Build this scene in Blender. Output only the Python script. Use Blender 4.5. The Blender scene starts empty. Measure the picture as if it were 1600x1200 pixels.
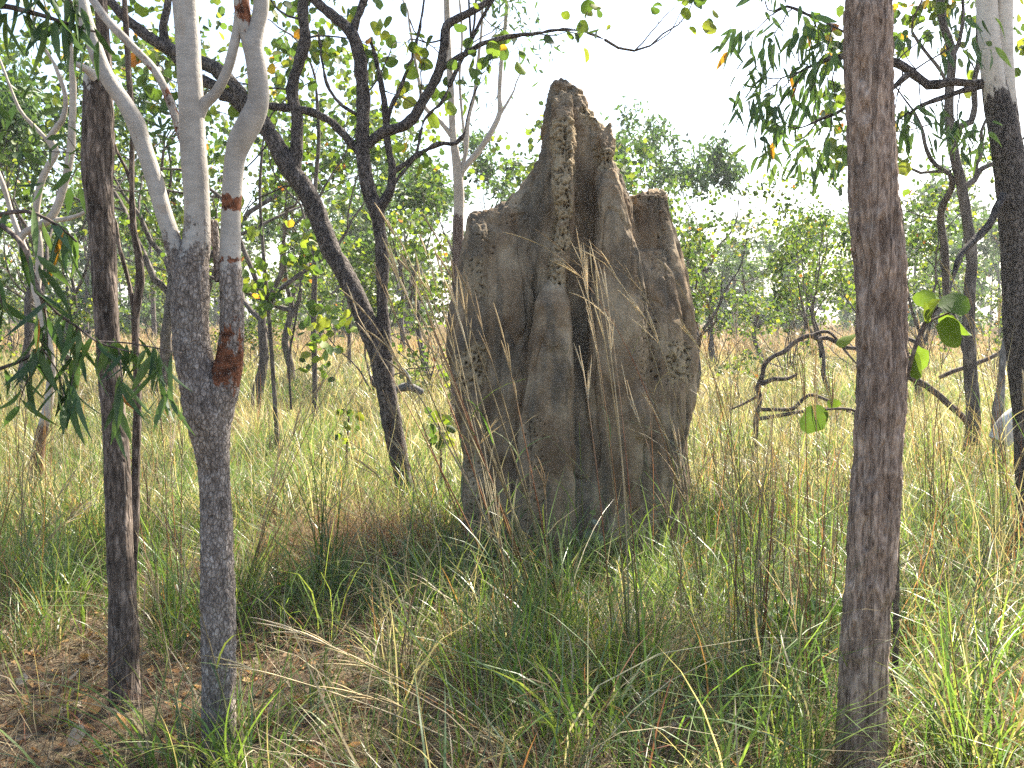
import bpy, bmesh, math, random
import numpy as np
from mathutils import Vector

S = bpy.context.scene
COL = S.collection
# ------------------------------------------------------------------ camera
PITCH = math.radians(4.05); EYE = 1.6; LENS = 35.0
FPX = 1600 * LENS / 36.0
cd = bpy.data.cameras.new('camera'); cam = bpy.data.objects.new('camera', cd); COL.objects.link(cam)
cam.location = (0, 0, EYE); cam.rotation_euler = (math.pi/2 - PITCH, 0, 0)
cd.lens = LENS; cd.sensor_width = 36; cd.clip_start = 0.05; cd.clip_end = 2000
S.camera = cam
# ------------------------------------------------------------------ sky, sun, exposure
SUN_EL = math.radians(47); SUN_AZ = math.radians(40)          # azimuth from +Y towards +X
W = bpy.data.worlds.new('World'); S.world = W; W.use_nodes = True
nt = W.node_tree
sky = nt.nodes.new('ShaderNodeTexSky'); sky.sky_type = 'NISHITA'; sky.sun_disc = False
sky.sun_elevation = SUN_EL; sky.sun_rotation = SUN_AZ
sky.air_density = 1.0; sky.dust_density = 2.0; sky.ozone_density = 1.0
bgn = nt.nodes['Background']; nt.links.new(sky.outputs[0], bgn.inputs[0]); bgn.inputs[1].default_value = 0.085
sd = bpy.data.lights.new('sun', 'SUN'); sun = bpy.data.objects.new('sun', sd); COL.objects.link(sun)
sd.energy = 5.0; sd.angle = math.radians(0.5); sd.color = (1.0, 0.925, 0.80)
sv = Vector((math.sin(SUN_AZ)*math.cos(SUN_EL), math.cos(SUN_AZ)*math.cos(SUN_EL), math.sin(SUN_EL)))
sun.rotation_euler = sv.to_track_quat('Z', 'Y').to_euler(); sun.location = (20, 25, 30)
S.view_settings.view_transform = 'Standard'; S.view_settings.look = 'None'
S.view_settings.exposure = 2.25; S.view_settings.gamma = 1.0; S.view_settings.use_curve_mapping = False
S.render.engine = 'CYCLES'
S.cycles.max_bounces = 8; S.cycles.diffuse_bounces = 5; S.cycles.glossy_bounces = 2; S.cycles.transmission_bounces = 4
S.cycles.volume_bounces = 0
S.cycles.use_denoising = False
S.cycles.sample_clamp_indirect = 6.0

# ------------------------------------------------------------------ helpers
rs = np.random.RandomState(7)
def P(px, py, Y):
    """point seen at photo pixel (px, py) at world distance Y"""
    a = (px - 800) / FPX; b = (600 - py) / FPX
    dy = math.cos(PITCH) + b*math.sin(PITCH); dz = -math.sin(PITCH) + b*math.cos(PITCH)
    return np.array([a/dy*Y, Y, EYE + dz/dy*Y])
def to_px(v):
    x, y, z = v[:, 0], v[:, 1], v[:, 2] - EYE
    d = y*math.cos(PITCH) - z*math.sin(PITCH); u = y*math.sin(PITCH) + z*math.cos(PITCH)
    return 800 + FPX*x/d, 600 - FPX*u/d
def _hash(i, j, k, seed):
    with np.errstate(over='ignore'):
        h = (i.astype(np.uint32)*np.uint32(374761393)) ^ (j.astype(np.uint32)*np.uint32(668265263)) ^ (k.astype(np.uint32)*np.uint32(2147483647 - 61)) ^ np.uint32(seed*1013904223 & 0xffffffff)
        h = (h ^ (h >> np.uint32(13)))*np.uint32(1274126177); h = (h ^ (h >> np.uint32(16)))*np.uint32(2246822519)
        h = h ^ (h >> np.uint32(15))
    return h.astype(np.float64)/4294967295.0
def vnoise(p, seed=0):
    p = np.asarray(p, float); f = np.floor(p); t = p - f; t = t*t*t*(t*(t*6 - 15) + 10); f = f.astype(np.int64)
    r = 0
    for di in (0, 1):
        for dj in (0, 1):
            for dk in (0, 1):
                w = (t[:, 0] if di else 1 - t[:, 0])*(t[:, 1] if dj else 1 - t[:, 1])*(t[:, 2] if dk else 1 - t[:, 2])
                r = r + w*_hash(f[:, 0] + di, f[:, 1] + dj, f[:, 2] + dk, seed)
    return r*2 - 1
def fbm(p, oct=4, seed=0):
    p = np.asarray(p, float); a = 1.0; r = 0; s = 0
    for o in range(oct):
        r = r + a*vnoise(p*(2.03**o) + 17.3*o, seed + o); s += a; a *= 0.5
    return r/s
def worley(p, seed=0):
    p = np.asarray(p, float); f = np.floor(p).astype(np.int64); best = np.full(len(p), 9.0); rad = np.zeros(len(p))
    for di in (-1, 0, 1):
        for dj in (-1, 0, 1):
            for dk in (-1, 0, 1):
                c = [f[:, 0] + di, f[:, 1] + dj, f[:, 2] + dk]
                q = np.stack([c[0] + _hash(*c, seed), c[1] + _hash(*c, seed + 1), c[2] + _hash(*c, seed + 2)], 1)
                d = np.linalg.norm(p - q, axis=1); h = _hash(*c, seed + 3)
                m = d < best; best = np.where(m, d, best); rad = np.where(m, h, rad)
    return best, rad
def gz(x, y):
    x = np.asarray(x, float); y = np.asarray(y, float)
    p = np.stack([np.ravel(x)*0.9, np.ravel(y)*0.9, 0*np.ravel(x)], 1)
    return (0.035*vnoise(p, 3) + 0.10*vnoise(p*0.14, 4)*np.clip(np.ravel(y)/30, 0, 1)).reshape(x.shape)
def gz1(x, y): return float(gz(np.array([x]), np.array([y]))[0])
def smooth(a, lo, hi):
    t = np.clip((a - lo)/(hi - lo), 0, 1); return t*t*(3 - 2*t)
def nrm(v): return v/np.maximum(np.linalg.norm(v, axis=-1, keepdims=True), 1e-9)

class MB:
    """collects quads (and per-vertex attributes) of ONE mesh"""
    def __init__(s): s.v = []; s.f = []; s.n = 0; s.a = {}
    def add(s, v, f, **attrs):
        v = np.asarray(v, float); f = np.asarray(f, np.int64)
        for k in attrs: s.a.setdefault(k, [])
        s.v.append(v); s.f.append(f + s.n); s.n += len(v)
        for k, x in attrs.items(): s.a[k].append(np.asarray(x, float))
    def mesh(s, name, off=(0, 0, 0), shade=True):
        v = np.concatenate(s.v) - np.asarray(off, float); f = np.concatenate(s.f)
        me = bpy.data.meshes.new(name)
        me.vertices.add(len(v)); me.vertices.foreach_set('co', v.astype(np.float32).ravel())
        me.loops.add(f.size); me.loops.foreach_set('vertex_index', f.astype(np.int32).ravel())
        me.polygons.add(len(f)); me.polygons.foreach_set('loop_start', np.arange(0, f.size, f.shape[1], dtype=np.int32))
        if shade: me.polygons.foreach_set('use_smooth', np.ones(len(f), dtype=bool))
        for k, l in s.a.items():
            x = np.concatenate(l)
            if x.ndim == 2:
                at = me.attributes.new(k, 'FLOAT_COLOR', 'POINT'); x = np.concatenate([x, np.ones((len(x), 1))], 1)
                at.data.foreach_set('color', x.astype(np.float32).ravel())
            else:
                at = me.attributes.new(k, 'FLOAT', 'POINT'); at.data.foreach_set('value', x.astype(np.float32))
        me.update(calc_edges=True); me.validate()
        return me
def put(name, me, mat, parent=None, loc=(0, 0, 0)):
    o = bpy.data.objects.new(name, me); COL.objects.link(o)
    if mat is not None and not me.materials: me.materials.append(mat)
    o.location = loc; o.parent = parent
    return o
def tag(o, label=None, cat=None, group=None, kind=None):
    if label: o['label'] = label
    if cat: o['category'] = cat
    if group: o['group'] = group
    if kind: o['kind'] = kind
    return o
def thing(name, label, cat, loc, group=None):
    o = bpy.data.objects.new(name, None); COL.objects.link(o); o.empty_display_size = 0.1
    o.location = tuple(float(c) for c in loc)
    return tag(o, label, cat, group)

# ------------------------------------------------------------------ materials
def mat(name):
    m = bpy.data.materials.new(name); m.use_nodes = True; t = m.node_tree; t.nodes.clear()
    out = t.nodes.new('ShaderNodeOutputMaterial'); return m, t, out
def N(t, typ, **kw):
    n = t.nodes.new(typ)
    for k, v in kw.items():
        if k == 'inp':
            for a, b in v.items(): n.inputs[a].default_value = b
        else: setattr(n, k, v)
    return n
def ramp(t, fac, stops):
    r = t.nodes.new('ShaderNodeValToRGB'); e = r.color_ramp.elements
    while len(e) < len(stops): e.new(0.5)
    for i, (p, c) in enumerate(stops):
        e[i].position = p; e[i].color = (*c, 1) if len(c) == 3 else c
    t.links.new(fac, r.inputs[0]); return r.outputs[0]
def noise(t, vec, scale, detail=4, rough=0.55, dist=0.0):
    n = N(t, 'ShaderNodeTexNoise', inp={'Scale': scale, 'Detail': detail, 'Roughness': rough, 'Distortion': dist})
    t.links.new(vec, n.inputs['Vector']); return n.outputs[0]
def mapping(t, scale):
    c = N(t, 'ShaderNodeTexCoord'); m = N(t, 'ShaderNodeMapping'); m.inputs['Scale'].default_value = scale
    t.links.new(c.outputs['Object'], m.inputs[0]); return m.outputs[0]
def mixc(t, fac, a, b, mode='MIX'):
    m = N(t, 'ShaderNodeMix', data_type='RGBA', blend_type=mode)
    for sock, x in ((0, fac), (6, a), (7, b)):
        if hasattr(x, 'is_output'): t.links.new(x, m.inputs[sock])
        else: m.inputs[sock].default_value = x if sock == 0 else (*x, 1)
    return m.outputs[2]
def attr(t, name, out='Color'):
    return N(t, 'ShaderNodeAttribute', attribute_name=name).outputs[out]
def math_(t, op, a, b=0.0):
    m = N(t, 'ShaderNodeMath', operation=op)
    for i, x in enumerate((a, b)):
        if hasattr(x, 'is_output'): t.links.new(x, m.inputs[i])
        else: m.inputs[i].default_value = x
    return m.outputs[0]
def foliage(name, trans=0.45, rough=0.5, spec=0.3, boost=(1.25, 1.3, 0.6)):
    m, t, out = mat(name); c = attr(t, 'col')
    v = noise(t, mapping(t, (1, 1, 1)), 35, 2)
    c = mixc(t, 0.35, c, mixc(t, 1.0, c, ramp(t, v, [(0.3, (0.55, 0.55, 0.5)), (0.7, (1.35, 1.35, 1.3))]), 'MULTIPLY'))
    sp_ = noise(t, mapping(t, (1, 1, 1)), 75, 3, .6); c = mixc(t, ramp(t, sp_, [(.66, (0, 0, 0)), (.70, (.75,)*3)]), c, (.13, .075, .03))
    pb = N(t, 'ShaderNodeBsdfPrincipled', inp={'Roughness': rough, 'Specular IOR Level': spec}); t.links.new(c, pb.inputs['Base Color'])
    tr = N(t, 'ShaderNodeBsdfTranslucent'); t.links.new(mixc(t, 1.0, c, boost, 'MULTIPLY'), tr.inputs[0])
    mx = N(t, 'ShaderNodeMixShader'); mx.inputs[0].default_value = trans
    t.links.new(pb.outputs[0], mx.inputs[1]); t.links.new(tr.outputs[0], mx.inputs[2]); t.links.new(mx.outputs[0], out.inputs[0])
    return m
def bark(name, dark, mid, light, fine=60, vert=0.22, bump=0.012, white=None, rust=None, patch=None, lichen=0.0, plates=None):
    """rough bark; where the mesh attribute 'smooth_bark' is 1 it is the smooth white upper bark"""
    m, t, out = mat(name)
    v1 = mapping(t, (1, 1, vert)); v0 = mapping(t, (1, 1, 1))
    n1 = noise(t, v1, fine, 6, 0.65, 0.4); n2 = noise(t, v1, fine*0.35, 4, 0.6, 0.6); n3 = noise(t, v0, 7, 3)
    h = math_(t, 'ADD', math_(t, 'MULTIPLY', n1, 0.55), math_(t, 'MULTIPLY', n2, 0.45))
    c = ramp(t, h, [(0.36, dark), (0.5, mid), (0.62, light)])
    c = mixc(t, 0.55, c, mixc(t, 1.0, c, ramp(t, n3, [(0.3, (0.55, 0.52, 0.5)), (0.7, (1.35, 1.3, 1.25))]), 'MULTIPLY'))
    if lichen:
        l = noise(t, v0, 45, 5, 0.7); c = mixc(t, ramp(t, l, [(0.58, (0, 0, 0)), (0.66, (lichen,)*3)]), c, (0.46, 0.45, 0.42))
    if plates:
        w_ = N(t, 'ShaderNodeMix', data_type='VECTOR'); w_.inputs[0].default_value = plates[3]
        nd = N(t, 'ShaderNodeTexNoise', inp={'Scale': plates[0]*.5, 'Detail': 3.0}); vp = mapping(t, (1, 1, plates[1])); t.links.new(vp, nd.inputs['Vector'])
        ad = N(t, 'ShaderNodeVectorMath', operation='SCALE'); ad.inputs['Scale'].default_value = plates[3]; t.links.new(nd.outputs['Color'], ad.inputs[0])
        a2 = N(t, 'ShaderNodeVectorMath', operation='ADD'); t.links.new(vp, a2.inputs[0]); t.links.new(ad.outputs[0], a2.inputs[1])
        vo = N(t, 'ShaderNodeTexVoronoi', feature='DISTANCE_TO_EDGE', inp={'Scale': plates[0]}); t.links.new(a2.outputs[0], vo.inputs['Vector'])
        pe = ramp(t, vo.outputs['Distance'], [(0.0, (0, 0, 0)), (0.16, (1, 1, 1))])
        c = mixc(t, math_(t, 'MULTIPLY', math_(t, 'SUBTRACT', 1.0, pe), plates[2]), c, dark)
        h = math_(t, 'ADD', math_(t, 'MULTIPLY', h, 0.7), math_(t, 'MULTIPLY', pe, 0.3))
    ro = 0.9; hh = h
    if white is not None:
        a = attr(t, 'smooth_bark', 'Fac'); r = attr(t, 'rust', 'Fac')
        edge = math_(t, 'ADD', a, math_(t, 'MULTIPLY', math_(t, 'SUBTRACT', noise(t, mapping(t, (1, 1, .45)), 26, 5, 0.72), 0.5), 2.0))
        wf = ramp(t, edge, [(0.46, (0, 0, 0)), (0.50, (.75,)*3), (0.62, (1, 1, 1))])
        wn = noise(t, mapping(t, (1, 1, 0.35)), 9, 4, 0.6)
        wc = ramp(t, wn, [(0.3, white[0]), (0.6, white[1])]); wc = mixc(t, .8, wc, mixc(t, 1.0, wc, ramp(t, noise(t, mapping(t, (1, 1, 3.0)), 16, 4, .65), [(0.3, (.80, .78, .75)), (0.62, (1.12, 1.1, 1.08))]), 'MULTIPLY'))
        fl = noise(t, mapping(t, (1, 1, 2.2)), 60, 2); wc = mixc(t, ramp(t, fl, [(0.70, (0, 0, 0)), (0.74, (0.75,)*3)]), wc, (0.25, 0.17, 0.12))
        if patch is not None:
            pn = noise(t, mapping(t, (1, 1, 0.5)), 6, 4, 0.6, 0.5)
            wc = mixc(t, ramp(t, pn, [(0.60, (0, 0, 0)), (0.66, (0.8,)*3)]), wc, patch)
        c = mixc(t, wf, c, wc)
        if rust is not None:
            e2 = math_(t, 'ADD', r, math_(t, 'MULTIPLY', math_(t, 'SUBTRACT', noise(t, mapping(t, (1, 1, 0.5)), 28, 5, 0.7), 0.5), 1.6))
            rc = ramp(t, noise(t, v0, 50, 3), [(0.35, rust[0]), (0.62, rust[1])])
            c = mixc(t, ramp(t, e2, [(0.5, (0, 0, 0)), (0.56, (1, 1, 1))]), c, rc)
        hh = math_(t, 'ADD', math_(t, 'MULTIPLY', wf, .25), math_(t, 'MULTIPLY', h, math_(t, 'SUBTRACT', 1.0, math_(t, 'MULTIPLY', wf, 0.85))))
    pb = N(t, 'ShaderNodeBsdfPrincipled', inp={'Roughness': ro, 'Specular IOR Level': 0.2}); t.links.new(c, pb.inputs['Base Color'])
    b = N(t, 'ShaderNodeBump', inp={'Strength': 0.9, 'Distance': bump}); t.links.new(hh, b.inputs['Height'])
    t.links.new(b.outputs[0], pb.inputs['Normal']); t.links.new(pb.outputs[0], out.inputs[0])
    return m
M_red = bark('brown_fissured_bark', (0.08, 0.056, 0.042), (0.31, 0.228, 0.175), (0.50, 0.395, 0.315), fine=95, vert=0.30, bump=0.025, plates=(24, .11, .42, .16))
M_dark = bark('dark_bark', (0.028, 0.022, 0.018), (0.115, 0.09, 0.072), (0.29, 0.235, 0.195), fine=75, vert=0.28, bump=0.014, plates=(42, .2, .5, .03), white=((0.33, 0.305, 0.275), (0.46, 0.43, 0.39)), rust=((0.02, 0.016, 0.013), (0.10, 0.07, 0.05)), lichen=0.25)
M_black = bark('black_rough_bark', (0.018, 0.016, 0.014), (0.088, 0.074, 0.065), (0.23, 0.20, 0.18), fine=85, vert=0.45, bump=0.016, plates=(38, .5, .7, .03), white=((0.44, 0.39, 0.33), (0.60, 0.55, 0.48)), rust=((0.1, 0.05, 0.03), (0.2, 0.12, 0.08)))
M_grey = bark('grey_flaky_bark', (0.07, 0.058, 0.050), (0.25, 0.212, 0.185), (0.47, 0.425, 0.385), fine=120, vert=0.5, bump=0.010, plates=(75, .5, .65, .012), white=((0.27, 0.245, 0.215), (0.38, 0.355, 0.32)), rust=((0.045, 0.02, 0.012), (0.22, 0.085, 0.042)), patch=(0.33, 0.26, 0.20))
M_gum = bark('pale_gum_bark', (0.045, 0.03, 0.025), (0.12, 0.085, 0.07), (0.23, 0.18, 0.15), fine=50, vert=0.3, bump=0.006, white=((0.30, 0.25, 0.205), (0.45, 0.40, 0.345)), rust=((0.1, 0.05, 0.03), (0.2, 0.12, 0.08)))
M_bgbark = bark('distant_bark', (0.03, 0.026, 0.024), (0.085, 0.072, 0.062), (0.19, 0.165, 0.145), fine=30, vert=0.25, bump=0.01)
M_dead = bark('dead_wood', (0.025, 0.02, 0.018), (0.09, 0.07, 0.058), (0.22, 0.18, 0.15), fine=40, vert=0.9, bump=0.008)
M_bleach = bark('bleached_wood', (0.22, 0.2, 0.18), (0.5, 0.48, 0.45), (0.75, 0.73, 0.7), fine=30, vert=0.5, bump=0.004)
M_greydead = bark('grey_dead_wood', (0.045, 0.042, 0.04), (0.12, 0.115, 0.11), (0.22, 0.215, 0.21), fine=40, vert=0.3, bump=0.006)
M_leaf = foliage('eucalypt_leaves', 0.38, 0.5, 0.25)
M_round = foliage('round_leaves', 0.5, 0.5, 0.3)
M_grass = foliage('grass_blades', 0.48, 0.38, 0.5, (1.15, 1.18, 0.7))
M_straw = foliage('dry_straw', 0.3, 0.7, 0.2, (1.1, 1.0, 0.8))

def ground_mat():
    m, t, out = mat('soil_and_litter'); v = mapping(t, (1, 1, 1))
    n1 = noise(t, v, 60, 6, 0.7); n2 = noise(t, v, 7, 4, 0.6); n3 = noise(t, v, 1.1, 3)
    c = ramp(t, n1, [(0.3, (0.05, 0.036, 0.026)), (0.5, (0.15, 0.108, 0.075)), (0.68, (0.30, 0.23, 0.16))])
    c = mixc(t, ramp(t, n2, [(0.42, (0, 0, 0)), (0.62, (0.6,)*3)]), c, (0.24, 0.175, 0.105))
    c = mixc(t, ramp(t, n3, [(0.4, (0, 0, 0)), (0.65, (0.45,)*3)]), c, (0.12, 0.12, 0.055))
    pb = N(t, 'ShaderNodeBsdfPrincipled', inp={'Roughness': 0.95, 'Specular IOR Level': 0.1}); t.links.new(c, pb.inputs['Base Color'])
    b = N(t, 'ShaderNodeBump', inp={'Strength': 1.0, 'Distance': 0.03}); t.links.new(n1, b.inputs['Height'])
    t.links.new(b.outputs[0], pb.inputs['Normal']); t.links.new(pb.outputs[0], out.inputs[0]); return m
def mound_mat():
    m, t, out = mat('termite_clay'); v = mapping(t, (1, 1, 1)); vs = mapping(t, (1, 1, 0.16))
    st = noise(t, vs, 7, 5, 0.6, 0.3); bl = noise(t, v, 3.2, 4, 0.6); fi = noise(t, v, 90, 6, 0.75); sp = noise(t, v, 38, 4, 0.7)
    c = ramp(t, bl, [(0.36, (0.14, 0.098, 0.062)), (0.5, (0.235, 0.172, 0.11)), (0.64, (0.35, 0.275, 0.185))])
    c = mixc(t, ramp(t, st, [(0.46, (0, 0, 0)), (0.62, (0.75,)*3)]), c, (0.095, 0.085, 0.068))
    c = mixc(t, 0.7, c, mixc(t, 1.0, c, ramp(t, fi, [(0.3, (0.5, 0.49, 0.47)), (0.7, (1.45, 1.43, 1.4))]), 'MULTIPLY'))
    c = mixc(t, ramp(t, sp, [(0.62, (0, 0, 0)), (0.70, (0.55,)*3)]), c, (0.30, 0.255, 0.19))
    c = mixc(t, attr(t, 'raw', 'Fac'), c, mixc(t, 1.0, (0.35, 0.275, 0.17), ramp(t, fi, [(0.3, (0.6,)*3), (0.7, (1.3,)*3)]), 'MULTIPLY')); c = mixc(t, math_(t, 'MULTIPLY', attr(t, 'pit_shade', 'Fac'), .85), c, (.03, .02, .013))  # pits painted near-black, deepening the shade inside them
    pb = N(t, 'ShaderNodeBsdfPrincipled', inp={'Roughness': 0.95, 'Specular IOR Level': 0.12}); t.links.new(c, pb.inputs['Base Color'])
    hh = math_(t, 'ADD', math_(t, 'MULTIPLY', fi, 0.5), math_(t, 'MULTIPLY', sp, 0.6))
    b = N(t, 'ShaderNodeBump', inp={'Strength': 0.8, 'Distance': 0.014}); t.links.new(hh, b.inputs['Height'])
    t.links.new(b.outputs[0], pb.inputs['Normal']); t.links.new(pb.outputs[0], out.inputs[0]); return m
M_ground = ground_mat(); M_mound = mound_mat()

# ------------------------------------------------------------------ ground
def axis(lo, hi, fine_lo, fine_hi, step, grow=1.25):
    a = list(np.arange(fine_lo, fine_hi, step)); s = step; x = a[-1]
    while x < hi: s *= grow; x += s; a.append(x)
    s = step; x = a[0]; pre = []
    while x > lo: s *= grow; x -= s; pre.append(x)
    return np.array(pre[::-1] + a)
gx = axis(-450, 450, -12, 12, 0.16); gy = axis(-120, 700, -1, 22, 0.16)
X, Y_ = np.meshgrid(gx, gy); V = np.stack([X.ravel(), Y_.ravel(), gz(X, Y_).ravel()], 1)
V[:, 2] += 0.012*fbm(V*np.array([6, 6, 1]), 2, 9)
nx = len(gx); ii, jj = np.meshgrid(np.arange(nx - 1), np.arange(len(gy) - 1)); q = (jj*nx + ii).ravel()
b = MB(); b.add(V, np.stack([q, q + 1, q + nx + 1, q + nx], 1))
tag(put('ground', b.mesh('ground'), M_ground), 'brown soil with leaf litter under the grass', 'ground', kind='structure')

# ------------------------------------------------------------------ termite mound
def mound():
    v_all = MB(); n = 48
    th = np.linspace(0, 2*math.pi, n, endpoint=False)
    sgp = lambda a, e: np.sign(a)*np.abs(a)**e
    comps = []
    # (row, left column, right column, distance of the centre, half depth)
    comps.append([(330,742,806,6.78,.12),(338,731,818,6.78,.17),(370,725,832,6.77,.22),(440,713,850,6.76,.28),(500,699,850,6.75,.32),(550,698,850,6.75,.34),(600,710,860,6.74,.36),(650,712,860,6.74,.37),(700,727,860,6.73,.38),(760,723,860,6.72,.4),(830,731,860,6.72,.42),(960,738,860,6.72,.42)])
    comps.append([(127,868,886,6.82,.06),(137,863,906,6.82,.10),(170,858,918,6.82,.13),(195,852,930,6.82,.17),(245,846,952,6.82,.18),(275,827,970,6.82,.20),(318,803,986,6.82,.22),(360,795,992,6.82,.25),(500,780,1010,6.82,.32),(700,780,1020,6.82,.38),(960,780,1030,6.82,.42)])
    comps.append([(301,1000,1042,6.98,.10),(307,978,1044,6.98,.14),(330,972,1046,6.98,.17),(370,970,1056,6.98,.21),(480,960,1078,6.98,.28),(560,950,1085,6.96,.32),(620,950,1078,6.95,.33),(690,950,1066,6.94,.34),(750,950,1071,6.93,.35),(820,950,1069,6.92,.36),(960,950,1058,6.92,.36)])
    comps.append([(150,866,890,6.76,.10),(185,868,891,6.67,.15),(215,866,893,6.62,.16),(300,864,897,6.50,.17),(345,872,895,6.48,.15),(390,864,891,6.45,.14),(440,862,884,6.42,.13),(475,850,884,6.40,.12)])
    comps.append([(438,858,880,6.42,.10),(455,848,884,6.38,.13),(478,838,891,6.34,.16),(560,827,895,6.31,.18),(660,815,893,6.29,.2),(760,809,894,6.27,.22),(870,807,897,6.25,.23),(960,800,902,6.22,.25)])
    comps.append([(340,734,762,6.72,.14),(360,730,768,6.66,.19),(450,722,768,6.60,.21),(560,706,766,6.55,.22),(650,714,766,6.52,.22),(720,728,767,6.5,.22),(800,727,772,6.47,.23),(960,735,792,6.44,.25)])
    comps.append([(200,936,953,6.72,.08),(215,932,958,6.70,.12),(240,930,961,6.66,.16),(258,936,956,6.64,.13),(266,926,964,6.62,.17),(300,925,974,6.58,.19),(400,923,998,6.54,.21),(500,918,1006,6.52,.23),(600,914,1012,6.5,.24),(750,914,1016,6.48,.26),(960,908,1030,6.46,.28)])
    comps.append([(330,1020,1042,6.9,.10),(400,1022,1056,6.86,.15),(480,1046,1078,6.78,.18),(560,1046,1086,6.72,.2),(620,1044,1080,6.7,.2),(690,1036,1067,6.68,.2),(760,1044,1072,6.66,.2),(850,1040,1070,6.64,.22),(960,1034,1062,6.62,.24)])
    comps.append([(590,984,1006,6.36,.08),(640,980,1018,6.32,.12),(680,986,1018,6.32,.10),(700,992,1012,6.34,.06)])
    comps.append([(700,1010,1030,6.5,.1),(800,1004,1040,6.46,.14),(960,1000,1048,6.42,.18)])
    comps.append([(160,900,912,6.80,.08),(185,912,934,6.78,.11),(200,925,944,6.78,.12),(260,925,950,6.76,.14)])
    comps.append([(322,770,800,6.80,.10),(300,800,822,6.82,.10),(420,772,800,6.66,.10),(520,776,800,6.60,.08)][2:])
    comps.append([(262,836,850,6.82,.06),(280,822,860,6.82,.12),(300,808,860,6.82,.15),(318,790,860,6.82,.17),(328,772,860,6.81,.18),(334,755,860,6.80,.19),(360,750,860,6.80,.22),(500,750,860,6.80,.26)])
    comps.append([(390,985,1036,6.78,.10),(430,985,1048,6.74,.16),(500,985,1062,6.68,.21),(600,985,1068,6.64,.25),(760,990,1060,6.6,.27),(960,985,1050,6.56,.29)])
    comps.append([(290,884,936,6.72,.08),(460,880,930,6.63,.11),(600,880,930,6.55,.14),(720,880,936,6.45,.20),(960,876,945,6.40,.30)])
    for ci, cm in enumerate(comps):
        e_ = (.7, .75, .65, .42, .55, .6, .55, .6, .8, .6, .6, .8, .8, .5, .5)[ci]; ca = sgp(np.cos(th), e_); sa = sgp(np.sin(th), e_)
        rows = np.array(cm, float); o = np.arange(len(rows)); k = max(8, int((rows[-1, 0] - rows[0, 0])/6))
        s = np.interp(np.linspace(rows[0, 0], rows[-1, 0], k), rows[:, 0], o)
        rr = np.stack([np.interp(s, o, rows[:, c]) for c in range(5)], 1)
        ring = []
        for py, xl, xr, yc, ry in rr:
            a = P(xl, py, yc); c = P(xr, py, yc); m = (a + c)/2; rx = (c[0] - a[0])/2
            ring.append(np.stack([m[0] + rx*ca, m[1] + ry*sa, np.full(n, m[2])], 1))
        R = np.stack(ring); R[:, :, 0] += 0; kk = len(R)
        vv = R.reshape(-1, 3); i = np.arange(n); f = []
        for r in range(kk - 1):
            f.append(np.stack([r*n + i, (r + 1)*n + i, (r + 1)*n + (i + 1) % n, r*n + (i + 1) % n], 1))
        vv = np.concatenate([vv, R[0].mean(0)[None] + [[0, 0, .01]], R[-1].mean(0)[None]])
        t0 = kk*n
        f.append(np.stack([i, (i + 1) % n, np.full(n, t0), np.full(n, t0)], 1)); f.append(np.stack([(kk - 1)*n + (i + 1) % n, (kk - 1)*n + i, np.full(n, t0 + 1), np.full(n, t0 + 1)], 1))
        v_all.add(vv, np.concatenate(f))
    # to bmesh (degenerate caps as triangles), voxel-merged into one skin
    bm = bmesh.new(); VV = np.concatenate(v_all.v); FF = np.concatenate(v_all.f); bv = [bm.verts.new(p) for p in VV]
    for f in FF:
        ids = list(dict.fromkeys(f.tolist())); bm.faces.new([bv[j] for j in ids])
    bmesh.ops.recalc_face_normals(bm, faces=bm.faces[:])
    me = bpy.data.meshes.new('tmp'); bm.to_mesh(me); bm.free()
    o = bpy.data.objects.new('tmp', me); COL.objects.link(o)
    md = o.modifiers.new('r', 'REMESH'); md.mode = 'VOXEL'; md.voxel_size = 0.0085
    dg = bpy.context.evaluated_depsgraph_get(); me2 = bpy.data.meshes.new_from_object(o.evaluated_get(dg))
    bpy.data.objects.remove(o); bpy.data.meshes.remove(me)
    nv = len(me2.vertices); v = np.empty(nv*3, np.float32); me2.vertices.foreach_get('co', v); v = v.reshape(-1, 3).astype(float)
    e = np.empty(len(me2.edges)*2, np.int32); me2.edges.foreach_get('vertices', e); e = e.reshape(-1, 2)
    deg = np.bincount(e.ravel(), minlength=nv)[:, None]
    def lap(a):
        r = np.zeros_like(a)
        for c in range(a.shape[1]): r[:, c] = np.bincount(e[:, 0], a[e[:, 1], c], nv) + np.bincount(e[:, 1], a[e[:, 0], c], nv)
        return r/np.maximum(deg, 1)
    for _ in range(2): v = v + 0.6*(lap(v) - v)
    me2.vertices.foreach_set('co', v.astype(np.float32).ravel()); me2.update()
    nn = np.empty(nv*3, np.float32); me2.vertices.foreach_get('normal', nn); nn = nn.reshape(-1, 3).astype(float)
    d = 0.030*fbm(v*np.array([3.2, 3.2, 1.3]), 3, 21) + 0.020*fbm(v*np.array([9, 9, 2.2]), 3, 31) + 0.012*fbm(v*np.array([26, 26, 12]), 3, 41)
    # jagged crest
    px, py = to_px(v)
    crest = smooth(v[:, 2], 2.1, 2.9)
    d += crest*0.020*fbm(v*30, 3, 55); up_ = smooth(nn[:, 2], .45, .85)*smooth(v[:, 2], 1.6, 2.0); d += up_*(.035*fbm(v*np.array([22, 22, 5]), 3, 57) - .01); d -= .018*smooth(1 - np.abs(fbm(v*np.array([4.5, 4.5, 1.1]), 3, 63))*9, .35, 1.0)*(nn[:, 2] < .4)
    pit = np.zeros(nv); wob = 6*fbm(v*9, 2, 71)
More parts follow.
